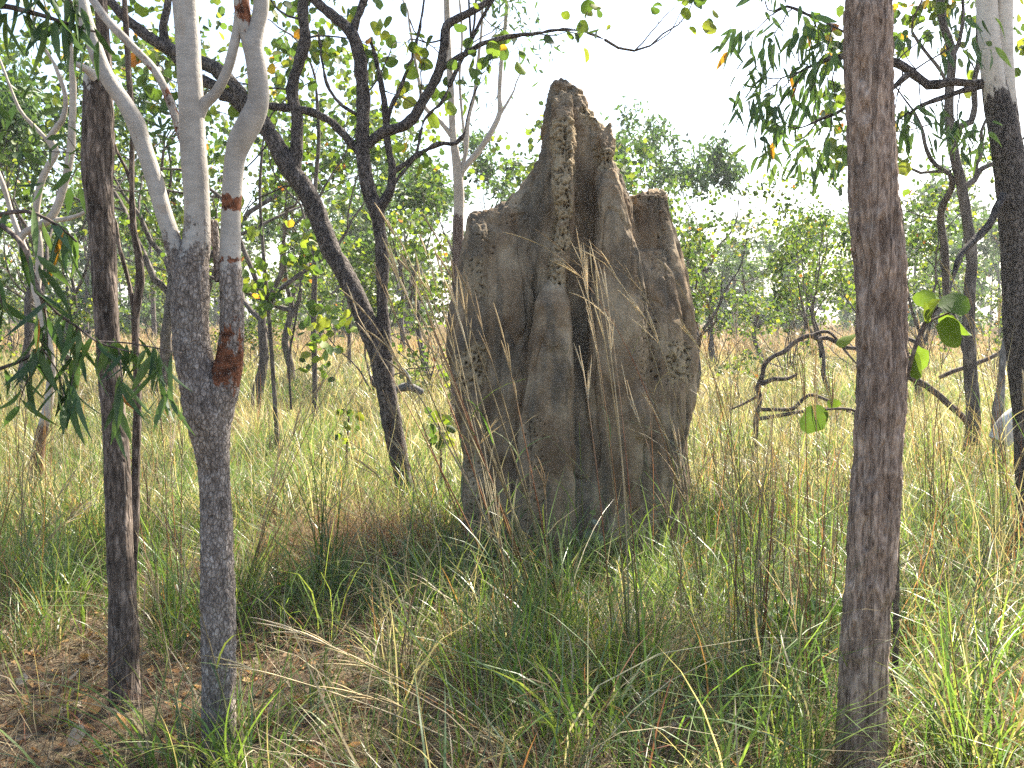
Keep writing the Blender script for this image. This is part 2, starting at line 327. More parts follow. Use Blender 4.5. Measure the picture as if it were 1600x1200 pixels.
    def reg(x0, x1, y0, y1, a, soft=5):
        x = px + wob; y = py + 2*wob
        return a*smooth(x, x0 - soft, x0 + soft)*(1 - smooth(x, x1 - soft, x1 + soft))*smooth(y, y0 - 2*soft, y0 + 2*soft)*(1 - smooth(y, y1 - 2*soft, y1 + 2*soft))
    front = nn[:, 1] < 0.25
    for r in [(866,895,182,345,1.0),(864,892,350,398,.75),(858,885,405,450,.8),(928,960,226,262,.95),(905,950,165,195,.7),(716,762,395,470,.5),(712,760,540,610,.75),(722,768,690,870,.42),(822,850,640,850,.35),(1044,1080,535,600,.8),(1000,1030,500,600,.4),(985,1060,800,880,.4),(735,770,345,395,.35),(1020,1045,320,420,.35),(770,830,320,345,.3),(985,1045,305,320,.4),(860,900,135,170,.4)]:
        pit = np.maximum(pit, reg(*r))
    pit *= front
    w, rad = worley((v + .018*np.stack([fbm(v*24, 2, 81), fbm(v*24, 2, 82), fbm(v*24, 2, 83)], 1))*np.array([44, 44, 36]), 5); w2, rad2 = worley(v*np.array([80, 80, 64]), 15)
    strong = smooth(pit, 0.05, 0.9)
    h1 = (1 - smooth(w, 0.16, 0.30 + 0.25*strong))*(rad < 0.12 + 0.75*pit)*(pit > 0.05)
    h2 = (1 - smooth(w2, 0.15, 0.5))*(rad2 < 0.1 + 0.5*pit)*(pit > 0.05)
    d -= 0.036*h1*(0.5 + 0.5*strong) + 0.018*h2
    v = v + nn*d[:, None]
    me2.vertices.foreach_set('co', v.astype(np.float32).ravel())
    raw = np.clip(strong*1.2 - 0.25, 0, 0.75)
    at = me2.attributes.new('pit_shade', 'FLOAT', 'POINT'); at.data.foreach_set('value', np.clip(h1 + .7*h2, 0, 1).astype(np.float32)); at = me2.attributes.new('raw', 'FLOAT', 'POINT'); at.data.foreach_set('value', raw.astype(np.float32))
    me2.polygons.foreach_set('use_smooth', np.ones(len(me2.polygons), dtype=bool)); me2.update()
    base = P(890, 858, 6.75); base[2] = 0
    co = v - base; me2.vertices.foreach_set('co', co.astype(np.float32).ravel()); me2.update(); me2.materials.clear()
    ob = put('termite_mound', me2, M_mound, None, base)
    tag(ob, 'tall fluted grey-brown termite mound with a jagged peak, standing in the grass', 'termite mound')
mound()

# ------------------------------------------------------------------ tubes, branches, leaves
def catmull(A, step):
    A = np.asarray(A, float); out = []
    for i in range(len(A) - 1):
        p0 = A[max(i - 1, 0)]; p1 = A[i]; p2 = A[i + 1]; p3 = A[min(i + 2, len(A) - 1)]
        k = max(1, int(np.linalg.norm(p2[:3] - p1[:3])/step)); t = np.linspace(0, 1, k, endpoint=False)[:, None]
        out.append(0.5*((2*p1) + (-p0 + p2)*t + (2*p0 - 5*p1 + 4*p2 - p3)*t**2 + (-p0 + 3*p1 - 3*p2 + p3)*t**3))
    out.append(A[-1:]); return np.concatenate(out)
def tube(b, rows, sides=8, step=0.05, disp=None, cap=True, extra=False):
    """rows: x, y, z, radius [, smooth_bark, rust]"""
    A = np.asarray(rows, float)
    if A.shape[1] == 4: A = np.concatenate([A, np.zeros((len(A), 2))], 1)
    A = catmull(A, step) if len(A) > 2 or step < 1 else A
    p = A[:, :3]; r = np.maximum(A[:, 3], 0.0004); t = nrm(np.gradient(p, axis=0))
    u = np.zeros_like(t); ref = np.array([0.3, 1, 0.1]) if abs(t[0][1]) < 0.8 else np.array([1, 0.2, 0.1])
    u[0] = nrm(np.cross(t[0], ref))
    for i in range(1, len(t)):
        w = u[i - 1] - t[i]*np.dot(u[i - 1], t[i]); u[i] = w/max(np.linalg.norm(w), 1e-9)
    w = np.cross(t, u); th = np.linspace(0, 2*math.pi, sides, endpoint=False)
    dirs = u[:, None]*np.cos(th)[None, :, None] + w[:, None]*np.sin(th)[None, :, None]
    v = (p[:, None] + dirs*r[:, None, None]).reshape(-1, 3); k = len(p)
    if disp is not None:
        dd = disp(v, np.repeat(r, sides), np.repeat(A[:, 4], sides)); v = v + dirs.reshape(-1, 3)*dd[:, None]
    i = np.arange(sides); f = [np.stack([q*sides + i, q*sides + (i + 1) % sides, (q + 1)*sides + (i + 1) % sides, (q + 1)*sides + i], 1) for q in range(k - 1)]
    sm = np.repeat(A[:, 4], sides); ru = np.repeat(A[:, 5], sides)
    if cap:
        v = np.concatenate([v, p[-1:] + t[-1:]*r[-1]*0.5]); sm = np.append(sm, sm[-1]); ru = np.append(ru, ru[-1])
        e = (k - 1)*sides; top = len(v) - 1; j = i[::2]
        f.append(np.stack([e + j, e + (j + 1) % sides, e + (j + 2) % sides, np.full(len(j), top)], 1))
    if extra: b.add(v, np.concatenate(f), smooth_bark=sm, rust=ru)
    else: b.add(v, np.concatenate(f))
    return A
ROUND = np.array([(0, 0), (.22, .40), (.68, .46), (1, 0), (.68, -.46), (.22, -.40)])
OVAL = np.array([(0, 0), (.3, .26), (.68, .22), (1, 0), (.68, -.22), (.3, -.26)])
LANCE = np.array([(0, 0), (.28, .12), (.65, .09), (1, 0), (.65, -.09), (.28, -.12)])
def leaves(b, pos, axis_, size, col, shape=OVAL, rng=rs, fold=0.15, curl=0.15, nrm_dir=None):
    n = len(pos); ax = nrm(axis_); r = rng.normal(size=(n, 3)) if nrm_dir is None else nrm_dir
    nr = nrm(r - ax*(r*ax).sum(1, keepdims=True)); sd_ = np.cross(ax, nr)
    t = shape[:, 0]; s = shape[:, 1]; fo = np.asarray(fold)*rng.uniform(0.4, 1.6, n); cu = np.asarray(curl)*rng.uniform(-0.6, 1.6, n)
    L = np.asarray(size).reshape(-1, 1, 1)
    v = pos[:, None] + L*(ax[:, None]*t[None, :, None] + sd_[:, None]*s[None, :, None] + nr[:, None]*(np.abs(s)[None, :]*fo[:, None] - cu[:, None]*t[None, :]**2)[:, :, None])
    i = (np.arange(n)*6)[:, None]; f = np.concatenate([i + [[0, 1, 2, 3]], i + [[0, 3, 4, 5]]])
    b.add(v.reshape(-1, 3), f, col=np.repeat(col, 6, axis=0))
def longleaves(b, pos, axis_, size, width, col, rng=rs, bend=0.5, round_=False, droop=.25):
    """near, long drooping leaves with a curved blade: 7 stations x (edge, midrib, edge)"""
    n = len(pos); K = 7; t = np.linspace(0, 1, K); wprof = np.sin(np.pi*np.clip(t, 0.02, 1)**0.75)**0.9*0.5; wprof[0] = 0.02; wprof[-1] = 0.0
    if round_: wprof = np.array([.03, .27, .42, .5, .46, .30, .04]); t = np.array([0, .07, .22, .46, .72, .92, 1.0])
    ax = nrm(axis_); r = rng.normal(size=(n, 3)); r[:, 2] *= 0.3; nr = nrm(r - ax*(r*ax).sum(1, keepdims=True)); sd_ = np.cross(ax, nr)
    be = rng.uniform(-bend, bend, n); sw = rng.uniform(-0.5, 0.5, n)*bend; tw = rng.uniform(-0.9, 0.9, n)
    L = np.asarray(size)[:, None, None]; Wd = np.asarray(width)[:, None, None]
    ang = tw[:, None]*t[None]; s1 = sd_[:, None]*np.cos(ang)[..., None] + nr[:, None]*np.sin(ang)[..., None]; n1 = np.cross(s1, ax[:, None].repeat(K, 1))
    mid = pos[:, None] + L*(ax[:, None]*t[None, :, None] + nr[:, None]*(be[:, None]*t[None]**2)[..., None]*0.6 + sd_[:, None]*(sw[:, None]*t[None]**2)[..., None]*0.6)
    mid[:, :, 2] -= (L[:, :, 0]*droop*t[None]**2)
    wj = 1 + (rng.normal(size=(n, K, 1))*.09 if round_ else rng.normal(size=(n, K, 1))*.05)
    s1 = s1*wj; eL = mid + Wd*s1*wprof[None, :, None] + Wd*n1*(wprof*0.35)[None, :, None]; eR = mid - Wd*s1*wprof[None, :, None] + Wd*n1*(wprof*0.35)[None, :, None]
    v = np.stack([eL, mid, eR], 2).reshape(n, K*3, 3); i = (np.arange(n)*K*3)[:, None]; f = []
    for k in range(K - 1):
        for c in range(2): f.append(i + [[k*3 + c, k*3 + c + 1, k*3 + 3 + c + 1, k*3 + 3 + c]])
    b.add(v.reshape(-1, 3), np.concatenate(f), col=np.repeat(col, K*3, axis=0))
CLUMPED = False
def grow(rng, p, d, L, r, lev, maxlev, out, tips, wig=0.22, up=0.05, kids=(2, 4), ang=(0.4, 0.95), shrink=0.68):
    n = 5; pts = [np.append(p, r)]; q = np.array(p, float); dd = np.array(d, float); dirs = [dd]
    for i in range(n):
        dd = dd + rng.normal(size=3)*wig; dd[2] += up; dd = dd/np.linalg.norm(dd); q = q + dd*L/n
        pts.append(np.append(q, r*(1 - 0.5*(i + 1)/n))); dirs.append(dd)
    out.append((np.array(pts), lev))
    if lev >= maxlev:
        for i in ((2, 3, 4, 5) if not CLUMPED else (4, 5)): tips.append((pts[i][:3], dirs[i]))
        return
    for c in range(rng.randint(kids[0], kids[1] + 1)):
        i = n if c == 0 else rng.randint(2, n + 1)
        a = rng.uniform(*ang)*(0.5 if c == 0 else 1); perp = rng.normal(size=3); perp -= dirs[i]*np.dot(perp, dirs[i]); perp /= np.linalg.norm(perp)
        nd = dirs[i]*math.cos(a) + perp*math.sin(a)
        grow(rng, pts[i][:3], nd, L*shrink*rng.uniform(0.8, 1.2), pts[i][3]*(0.85 if c == 0 else 0.65), lev + 1, maxlev, out, tips, wig, up, kids, ang, shrink)
PAL_YG = np.array([(0.145, 0.19, 0.03), (0.10, 0.15, 0.028), (0.07, 0.115, 0.026), (0.18, 0.20, 0.035), (0.05, 0.085, 0.024), (0.06, 0.10, 0.03)])
PAL_GUM = np.array([(0.055, 0.10, 0.038), (0.075, 0.125, 0.045), (0.042, 0.078, 0.032), (0.095, 0.145, 0.05), (0.06, 0.10, 0.05)])
ORANGE = np.array([(0.42, 0.20, 0.03), (0.45, 0.30, 0.04), (0.32, 0.12, 0.03)])
def pal(rng, n, P_, orange=0.0, var=0.25):
    c = P_[rng.randint(0, len(P_), n)]*rng.uniform(1 - var, 1 + var, (n, 1))
    if orange:
        m = rng.uniform(size=n) < orange; c[m] = ORANGE[rng.randint(0, 3, m.sum())]
    return c
def dress(b, rng, tips, per, size, palette, shape, droop, spread, orange=0.0, fold=0.15, near=None):
    if not tips: return
    tp = np.array([t[0] for t in tips]); td = np.array([t[1] for t in tips]); n = len(tp)*per
    pos = np.repeat(tp, per, 0) + rng.normal(size=(n, 3))*spread
    ax = np.repeat(td, per, 0)*0.5 + rng.normal(size=(n, 3))*0.75; ax[:, 2] -= droop
    sz = size*rng.uniform(0.6, 1.25, n)
    if near == 'round': longleaves(b, pos, ax, sz, sz*rng.uniform(.75, 1.0, n), pal(rng, n, palette, orange), rng, .35, True, .15)
    elif near == 'long': longleaves(b, pos, ax, sz, sz*rng.uniform(.2, .34, n), pal(rng, n, palette, orange), rng, .55)
    else: leaves(b, pos, ax, sz, pal(rng, n, palette, orange), shape, rng, fold)
def bark_disp(a_rough, f=(28, 28, 6), seed=0, lump=0.06):
    def d(v, r, sm):
        p = v*np.array(f); rough = 1 - smooth(sm, 0.3, 0.7)
        ridge = 1 - np.abs(fbm(p, 4, seed))*2.4
        return r*lump*fbm(v*np.array([7, 7, 4]), 2, seed + 9) + rough*a_rough*(ridge - 0.4) + 0.35*a_rough*rough*fbm(p*np.array([3, 3, 2.2]), 2, seed + 5)
    return d
def rows_px(pts, Y):
    """(px, py, radius px [, smooth, rust [, dY]]) -> world rows"""
    o = []
    for q in pts:
        q = list(q) + [0, 0, 0][:max(0, 6 - len(q))]
        y = Y + q[5]; o.append(list(P(q[0], q[1], y)) + [q[2]*y/FPX, q[3], q[4]])
    return np.array(o)
def hero_tree(name, label, Y, trunk, limbs, material, sides=28, step=0.02, disp=None, grown=(), leaf=None, seed=1, cat='tree', group=None, flare=1.35, twigs_extra=()):
    """trunk and limbs traced as polylines in depth Y; grown: (limb index or -1, length, radius, levels) growth from limb ends"""
    rng = np.random.RandomState(seed); T = rows_px(trunk, Y)
    g = gz1(T[0, 0], T[0, 1]); foot = T[0].copy(); foot[2] = g - 0.06; foot[3] *= flare
    if T[0, 2] > g + 0.02: T = np.concatenate([foot[None], T])
    base = np.array([foot[0], foot[1], g])
    root = thing(name, label, cat, base, group)
    b = MB(); tube(b, T, sides, step, disp, True, True); tr = put('trunk', b.mesh('trunk', base), material, root)
    ends = {-1: T}
    for i, (lname, L) in enumerate(limbs):
        R = rows_px(L, Y); b = MB(); tube(b, R, max(6, sides*2//3), step*1.3, disp, True, True); ends[i] = R
        put(lname, b.mesh(lname, base), material, tr)
    tips = []
    def spray(p, d, L, r, lev, wig, up, white):
        out = []; grow(rng, p, d, L, r, 0, lev, out, tips, wig, up); b = MB()
        for pts, lv in out: tube(b, np.concatenate([pts, np.zeros((len(pts), 2)) + [[white, 0]]], 1), 6 if lv < 2 else 4, 0.12, None, False, True)
        put('twig', b.mesh('twig', base), material, root)
    for (i, L, r, lev) in grown:
        E = ends[i]; spray(E[-1, :3], nrm(E[-1, :3] - E[-2, :3]), L, r, lev, .22, .05, E[-1, 4])
    for (px, py, dy, dx, dz, L, r, lev) in twigs_extra:
        spray(P(px, py, Y + dy), nrm(np.array([dx, rng.uniform(-.4, .4), dz])), L, r, lev, 0.25, 0.0, 0)
    if leaf and tips:
        b = MB(); dress(b, rng, tips, **{k: v for k, v in leaf.items() if k != 'mat'})
        put('crown', b.mesh('crown', base), leaf['mat'], root)
    return root, base, tips

LF_GUM = dict(per=4, size=0.11, palette=PAL_GUM, shape=LANCE, droop=0.9, spread=0.10, mat=M_leaf)
LF_RND = dict(per=3, size=0.085, palette=PAL_YG, shape=ROUND, droop=0.25, spread=0.10, orange=0.03, mat=M_round)

# -- left: grey tree whose upper stems are smooth and white
hero_tree('forked_gum_tree', 'forked tree with flaky grey lower bark and smooth white upper stems, left foreground', 3.5,
  [(345,1215,27),(343,1120,26),(343,1040,26,0),(342,1015,26,.44),(342,990,26,0),(339,850,24.5),(336,760,23),(331,700,26),(324,650,33),(312,600,29),(300,540,27),(297,470,28,.08),(299,420,26.5,.22),(306,385,23,.42),(308,350,20,.62),(307,310,19,1),(303,250,20,1),(298,150,19.5,1),(291,40,18.5,1),(287,-60,18,1),(284,-260,15,1)],
  [('limb', [(336,655,24),(346,612,24,0,.25),(355,575,21,0,.85),(361,535,18.5,0,.5),(362,470,18,0,.3),(361,425,17.5,.2),(360,408,17,.8,.55),(360,385,16.5,1,0),(361,340,15,1,.2),(362,318,14.5,1,1.0),(363,300,15,1,.2),(367,250,15.5,1,0),(376,220,19,1,0),(392,190,19,1,.3),(404,155,16,1,0),(401,105,15,1,0),(396,70,15,1,.25),(402,40,12,1),(408,10,12,1),(408,-60,11,1),(400,-240,9,1)]),
   ('limb', [(392,80,11,1),(384,45,11,1,.45),(378,10,12,1,.6),(372,-50,11,1),(350,-220,9,1)]),
   ('limb', [(296,470,16),(282,420,14.5,.2),(268,370,13,.5,.4),(255,330,12.5,1),(238,270,12.5,1),(222,222,13,1,.3),(213,195,14,1,.35),(195,162,12.5,1),(166,118,12,1),(145,66,11.5,1),(130,18,11,1),(118,-50,10,1),(95,-200,8,1)]),
   ('limb', [(309,185,10,1),(318,163,10,1,.4),(337,145,8,1),(355,110,7.5,1),(366,70,7.5,1),(373,25,7,1),(378,-60,6,1)]),
   ('branch', [(300,250,5,0,1,.06),(284,215,6,.6,.5,.10),(268,165,6.5,.6,.5,.14),(243,112,6.5,0.7,.4,.18),(200,66,6.5,.8,.3,.22),(160,22,6,.8,.2,.26),(120,-40,5,.8,.2,.3)]),
   ('branch', [(342,440,5,0,0,.05),(338,390,6,0,0,.07),(333,345,5,0,0,.08)])],
  M_grey, 40, 0.012, bark_disp(0.006, (55, 55, 22), 3, 0.13), [(-1,1.2,.03,3),(0,1.0,.02,3),(1,.9,.018,2),(2,1.1,.018,3)], LF_GUM, 11)

# -- left: dark-barked tree with a broken stub and its second stem
hero_tree('dark_gum_tree', 'dark-barked straight tree with a snapped top stub, far left foreground', 3.95,
  [(197,1130,27),(194,1050,23),(192,950,22),(187,850,20.5),(181,700,18.5),(173,600,18),(165,480,18),(162,400,18.5),(157,320,20.5),(151,262,22),(149,200,19,.1),(149,150,18,.2),(146,122,15,.55),(145,113,11,.8)],
  [('limb', [(163,300,12),(168,250,11),(168,200,9.5),(166,120,9,.0),(160,40,9,.2),(153,-60,8,.3),(140,-220,7,.6)]),
   ('branch', [(150,122,8,.8,0,-.03),(135,108,6,.8,0,-.06),(118,100,4,.8,0,-.1)])],
  M_dark, 36, 0.014, bark_disp(0.004, (40, 40, 6), 13, 0.10), [(0,1.2,.024,3)], LF_GUM, 12)
hero_tree('dark_sapling', 'thin dark wavy-stemmed sapling growing close behind the dark-barked left trunk', 4.15,
  [(207,1040,6),(207,940,6.5),(211,800,6.5),(213,700,6.5),(215,620,6),(212,540,5.5),(212,490,6),(219,440,7),(217,400,6),(208,350,4.5),(206,280,4.2),(207,200,4),(203,140,4),(198,60,4),(190,-80,3)],
  [('branch', [(212,500,4.5),(205,460,3.5),(196,420,3),(186,385,3),(182,350,2.4)]), ('branch', [(206,290,3),(196,262,3),(184,240,2.6),(172,205,2)])],
  M_dark, 12, 0.03, bark_disp(0.002, (40, 40, 10), 15, 0.2), [(-1,.8,.012,2),(0,.3,.006,1)], LF_GUM, 14)

# -- middle: leaning dark rough-barked tree with crooked limbs
RL = dict(near='round', per=1, size=0.105, palette=PAL_YG*1.15, shape=ROUND, droop=0.3, spread=0.08, orange=0.03, mat=M_round)
hero_tree('leaning_tree', 'leaning black rough-barked tree with crooked limbs between grey tree and mound', 8.0,
  [(641,808,15),(634,770,15),(627,735,14),(618,690,15),(606,625,15),(596,570,16),(577,515,16),(551,452,14.5),(518,392,14.5),(482,305,14),(452,262,14),(418,203,13),(384,160,12),(342,112,10.5),(308,95,10),(262,75,9),(215,45,8),(175,5,7),(120,-70,6)],
  [('limb', [(603,560,11),(600,520,10),(598,483,9),(597,400,9.5),(588,335,11),(574,288,11),(567,235,11),(567,190,11),(567,140,10.5),(561,85,10),(548,50,9),(527,30,8),(492,0,7),(440,-60,5)]),
   ('limb', [(550,52,6),(556,35,6),(565,10,6),(580,-30,5),(600,-100,4)]),
   ('limb', [(574,228,8),(590,212,8),(608,203,8.5),(630,197,8),(648,182,8.5),(660,160,7),(684,117,7),(695,70,7),(698,40,6.5),(733,20,5),(767,0,4),(810,-30,3)]),
   ('branch', [(684,115,4.5),(700,100,4),(727,84,4),(757,67,3.5),(800,57,3),(840,52,2.5),(880,46,2),(915,50,1.5),(945,62,1.2)]),
   ('limb', [(565,243,6),(540,213,6),(514,188,6),(485,175,6),(460,170,6),(420,165,5.5),(380,158,5),(343,153,4.5)]),
   ('limb', [(590,330,8),(603,310,7),(611,293,6.5),(613,263,6),(606,227,5),(603,187,4.5),(597,140,4),(588,95,3),(578,60,2.5)]),
   ('branch', [(604,190,3.5),(612,165,3),(625,140,3),(640,100,2.5),(652,60,2),(660,20,1.6)]),
   ('branch', [(616,268,3.8),(638,252,3.6),(660,238,3.4),(685,225,3.2),(713,224,3),(727,206,2)]),
   ('limb', [(460,262,10),(463,240,9),(464,187,8.5),(457,140,9),(466,100,8.5),(477,60,8.5),(473,20,7.5),(478,-50,6.5),(470,-150,5)]),
   ('limb', [(384,172,9),(345,140,8),(305,118,8),(270,85,6.5),(255,50,6),(262,10,5),(270,-50,4)]),
   ('branch', [(606,297,3),(625,275,2.6),(650,240,2.2),(662,190,2),(690,160,1.8),(702,135,1.3)]),
   ('branch', [(560,180,3),(535,165,2.4),(515,140,2.2),(505,110,2),(500,70,1.8),(496,50,1.3)])],
  M_black, 18, 0.03, bark_disp(0.010, (30, 30, 12), 23, 0.14),
  [(-1,1.4,.03,3),(0,1.3,.025,3),(1,1.0,.02,2),(3,.7,.012,2),(8,.4,.008,1),(9,1.2,.03,3),(10,1.0,.02,2),(6,.5,.01,1),(7,.5,.008,1),(4,.5,.006,1)], RL, 21,
  twigs_extra=[(470,30,0,-.5,.1,.5,.010,1),(478,60,0,.6,-.1,.5,.010,1),(697,60,0,-.4,-.3,.45,.008,1),(640,190,0,.2,.5,.5,.008,1),(567,150,0,.7,.4,.5,.008,1),(880,46,0,.5,-.4,.35,.005,1),(840,52,0,.5,-.2,.35,.005,1),(760,66,0,.5,.2,.3,.005,1),(455,140,0,-.7,-.1,.6,.008,1),(430,205,0,-.5,-.6,.7,.008,1),(470,290,.1,-.6,-.3,.7,.009,1),(640,30,.1,.1,-.6,.5,.006,1),(597,140,.1,.6,-.2,.4,.005,1)])

# -- white gum behind the mound's left shoulder
hero_tree('white_gum_tree', 'slender white-limbed gum with brown lower trunk behind left shoulder of mound', 12.4,
  [(712,690,9.5),(713,600,9),(714,500,8.5),(715,420,8.5),(716,345,8.5,.0),(717,330,8,.9),(717,295,8,1),(713,250,7,1),(708,213,5.5,1),(704,133,5,1),(700,67,5,1),(697,-20,4.5,1),(690,-150,4,1)],
  [('limb', [(717,288,5,1),(722,267,5,1),(747,237,5,1),(767,207,4.5,1),(781,176,4.2,1),(780,150,3.5,1),(783,100,3.4,1),(790,33,3,1),(795,-60,2.5,1)]),
   ('limb', [(712,225,4,1),(705,212,4,1),(690,192,3.6,1),(677,180,3.4,1),(662,165,3,1),(655,130,2.6,1),(648,90,2.2,1),(640,40,2,1)]),
   ('limb', [(718,275,3.5,1),(728,235,3.2,1),(732,185,3,1),(741,150,2.6,1),(745,110,2.4,1),(752,50,2,1),(755,-20,2,1)]),
   ('branch', [(783,176,2.5,1),(793,160,2,1),(803,142,1.5,1)]), ('branch', [(728,235,2.5,1),(722,180,2.2,1),(718,120,2,1),(722,60,1.8,1),(718,0,1.8,1)])],
  M_gum, 14, 0.06, None, [(-1,1.4,.03,3),(0,1.2,.02,2),(1,.9,.015,2),(2,1.1,.015,2),(4,.7,.012,2),(3,.5,.01,1)], dict(LF_GUM, per=4, size=.13, palette=PAL_GUM*1.25), 31,
  twigs_extra=[(745,110,0,.3,.5,.7,.01,2),(722,90,0,.4,.3,.7,.01,2),(790,60,0,-.5,.4,.6,.01,2)])
# -- thin stems of the left middle distance
hero_tree('slender_tree', 'thin straight dark pole tree left of the leaning trunk in sunlit grass', 13.2,
  [(491,690,4.5),(492,600,4.2),(490,500,5),(492,420,4.2),(490,380,4),(492,300,3.4),(498,220,3),(495,150,2.6)], [('branch', [(490,390,2.6),(478,350,2.2),(470,320,2),(450,300,1.6)]), ('branch', [(491,330,2.4),(505,295,2),(520,270,1.6)])],
  M_bgbark, 8, 0.12, None, [(-1,1.2,.02,2),(0,.7,.012,1),(1,.7,.012,1)], dict(LF_RND, per=3, size=.10), 41)
hero_tree('leafy_sapling', 'thin bent sapling with bright green leaves between grey tree and pole tree', 10.5,
  [(432,670,3.6),(430,640,3.6),(425,560,3.4),(419,480,3.2),(411,390,2.8),(406,300,2.4),(410,230,2)], [('branch', [(455,640,2.2,0,0,.2),(452,560,2,0,0,.2),(462,500,2,0,0,.2),(470,440,1.6,0,0,.2)]), ('branch', [(420,480,2),(436,455,1.8),(452,440,1.5)])],
  M_bgbark, 8, 0.1, None, [(-1,.9,.012,2),(0,.4,.006,1),(1,.4,.006,1)], dict(LF_RND, per=3, size=.11, palette=PAL_YG*1.2), 42,
  twigs_extra=[(455,520,.2,.4,.3,.4,.005,1),(460,480,.2,-.5,.2,.4,.005,1),(462,470,.2,.6,-.2,.35,.005,1),(453,580,.2,.5,.1,.35,.005,1)])
# -- pale crooked tree at the left edge
hero_tree('crooked_pale_tree', 'pale crooked-limbed tree with blackened foot at the left edge behind drooping leaves', 8.6,
  [(52,785,11,0,1),(57,740,10,0,1),(62,690,9,.1,.9),(74,640,7.5,1,.2),(80,580,7,1),(70,510,7,1),(55,450,6.5,1),(36,390,6.5,1),(36,366,6,1),(77,343,6,1),(97,300,6,1),(110,240,6,1),(113,187,5.5,1),(114,127,5,1),(108,60,4.5,1),(100,-40,4,1)],
  [('limb', [(58,460,5,1),(62,393,5.5,1),(56,333,5.5,1),(67,277,5.5,1),(88,237,5.5,1),(77,215,5,1),(97,188,4.5,1),(102,150,3.5,1),(85,100,3,1)]),
   ('limb', [(86,236,3.5,1),(70,215,3.2,1),(48,192,3,1),(30,170,2.6,1),(10,120,2,1)]), ('limb', [(80,345,4,1),(105,342,3.6,1),(125,336,3,1),(150,320,2,1)]),
   ('limb', [(40,392,5,1),(20,340,4,1),(5,290,4,1),(-20,230,3.5,1)])],
  M_gum, 14, 0.05, bark_disp(0.002, (20, 20, 8), 43, 0.12), [(-1,1.2,.022,3),(0,.9,.014,2),(1,.8,.012,2),(2,.6,.01,2),(3,1.0,.016,3)], dict(LF_GUM, per=4, size=.12), 44)
# -- right: big brown trunk
hero_tree('stringybark_tree', 'thick straight brown fissured trunk in the right foreground', 3.35,
  [(1345,1215,39),(1348,1120,37),(1351,1000,34.5),(1361,900,36),(1367,780,35.5),(1374,660,35),(1379,560,36.5),(1377,450,36),(1368,330,36.5),(1360,200,33),(1357,80,33.5),(1356,0,33.5),(1354,-120,32),(1356,-320,29),(1350,-560,24)],
  [('limb', [(1354,-330,20),(1400,-420,18),(1460,-520,14),(1500,-640,11)]), ('limb', [(1354,-420,18),(1310,-520,15),(1260,-610,12),(1230,-720,9)])],
  M_red, 72, 0.009, bark_disp(0.012, (34, 34, 8), 53, 0.07), [(-1,1.2,.035,3),(0,1.1,.03,3),(1,1.1,.03,3)], dict(LF_GUM, per=5), 51)
# -- right: dark trunk with white upper stems at the frame edge
hero_tree('twin_stem_gum', 'dark-footed trunk splitting into two white upper stems at the right edge', 6.3,
  [(1614,800,25),(1611,720,24),(1607,640,24),(1599,560,24),(1591,480,23),(1588,400,22),(1585,330,23),(1578,260,24),(1568,200,23),(1560,165,20,.15),(1552,120,17,.8),(1546,60,16,1),(1541,0,15.5,1),(1536,-120,14,1),(1525,-300,12,1)],
  [('limb', [(1584,270,13),(1583,220,13,0),(1578,180,12.5,.4),(1573,130,12,.9),(1570,60,12,1),(1570,0,12,1),(1572,-120,11,1),(1585,-300,9,1)]),
   ('limb', [(1556,130,6,0,0,.05),(1536,130,5.5),(1512,130,5.5),(1490,128,6),(1468,132,7),(1450,133,7),(1430,118,6.5),(1412,104,6.5),(1392,96,6.5),(1360,90,6),(1322,88,5),(1295,92,3.5),(1270,102,2.4),(1250,112,1.6)]),
   ('limb', [(1585,330,8),(1576,300,7),(1560,320,6,0,0,-.1),(1545,352,5.5,0,0,-.15),(1522,376,5,0,0,-.2),(1500,400,4,0,0,-.25),(1490,430,3,0,0,-.3)]),
   ('branch', [(1545,133,4),(1510,140,4),(1475,152,3.5),(1440,165,3),(1420,178,2)]),
   ('branch', [(1340,172,2),(1365,160,3),(1392,140,4),(1420,115,5)]), ('branch', [(1322,168,2.4),(1305,178,2.2),(1282,186,1.8),(1262,196,1.4)]),
   ('branch', [(1322,88,2.6),(1330,60,2.4),(1300,40,2),(1260,22,2),(1230,10,1.6),(1210,18,1.2)])],
  M_black, 28, 0.03, bark_disp(0.006, (30, 30, 6), 63, 0.08), [(-1,1.5,.03,4),(0,1.5,.03,4),(1,.3,.006,1),(4,.3,.006,1),(5,.2,.005,1),(6,.25,.005,1)], dict(near='long', per=2, size=.115, palette=PAL_GUM*1.35, shape=OVAL, droop=1.3, spread=.05, orange=.008, mat=M_leaf), 61,
  twigs_extra=[(x, y, 0, dx, dz, L*.5, .005, 1) for x, y, dx, dz, L in [(1290,92,-.5,-.6,.55),(1270,102,-.6,-.5,.6),(1310,90,-.2,-.8,.6),(1300,178,-.4,-.6,.5),(1280,186,-.5,-.5,.5),(1240,12,-.5,-.5,.5),(1222,14,-.6,-.3,.5),(1270,24,-.2,-.7,.5),(1300,40,-.2,-.6,.5),(1262,100,-.7,-.1,.5),(1250,112,-.6,-.5,.6),(1430,118,.1,-.7,.5),(1410,104,.3,-.7,.6),(1400,100,.2,.6,.6),(1440,132,-.1,.8,.6),(1420,175,-.2,-.7,.5),(1470,152,.1,-.7,.5),(1500,140,0,-.6,.5)]])
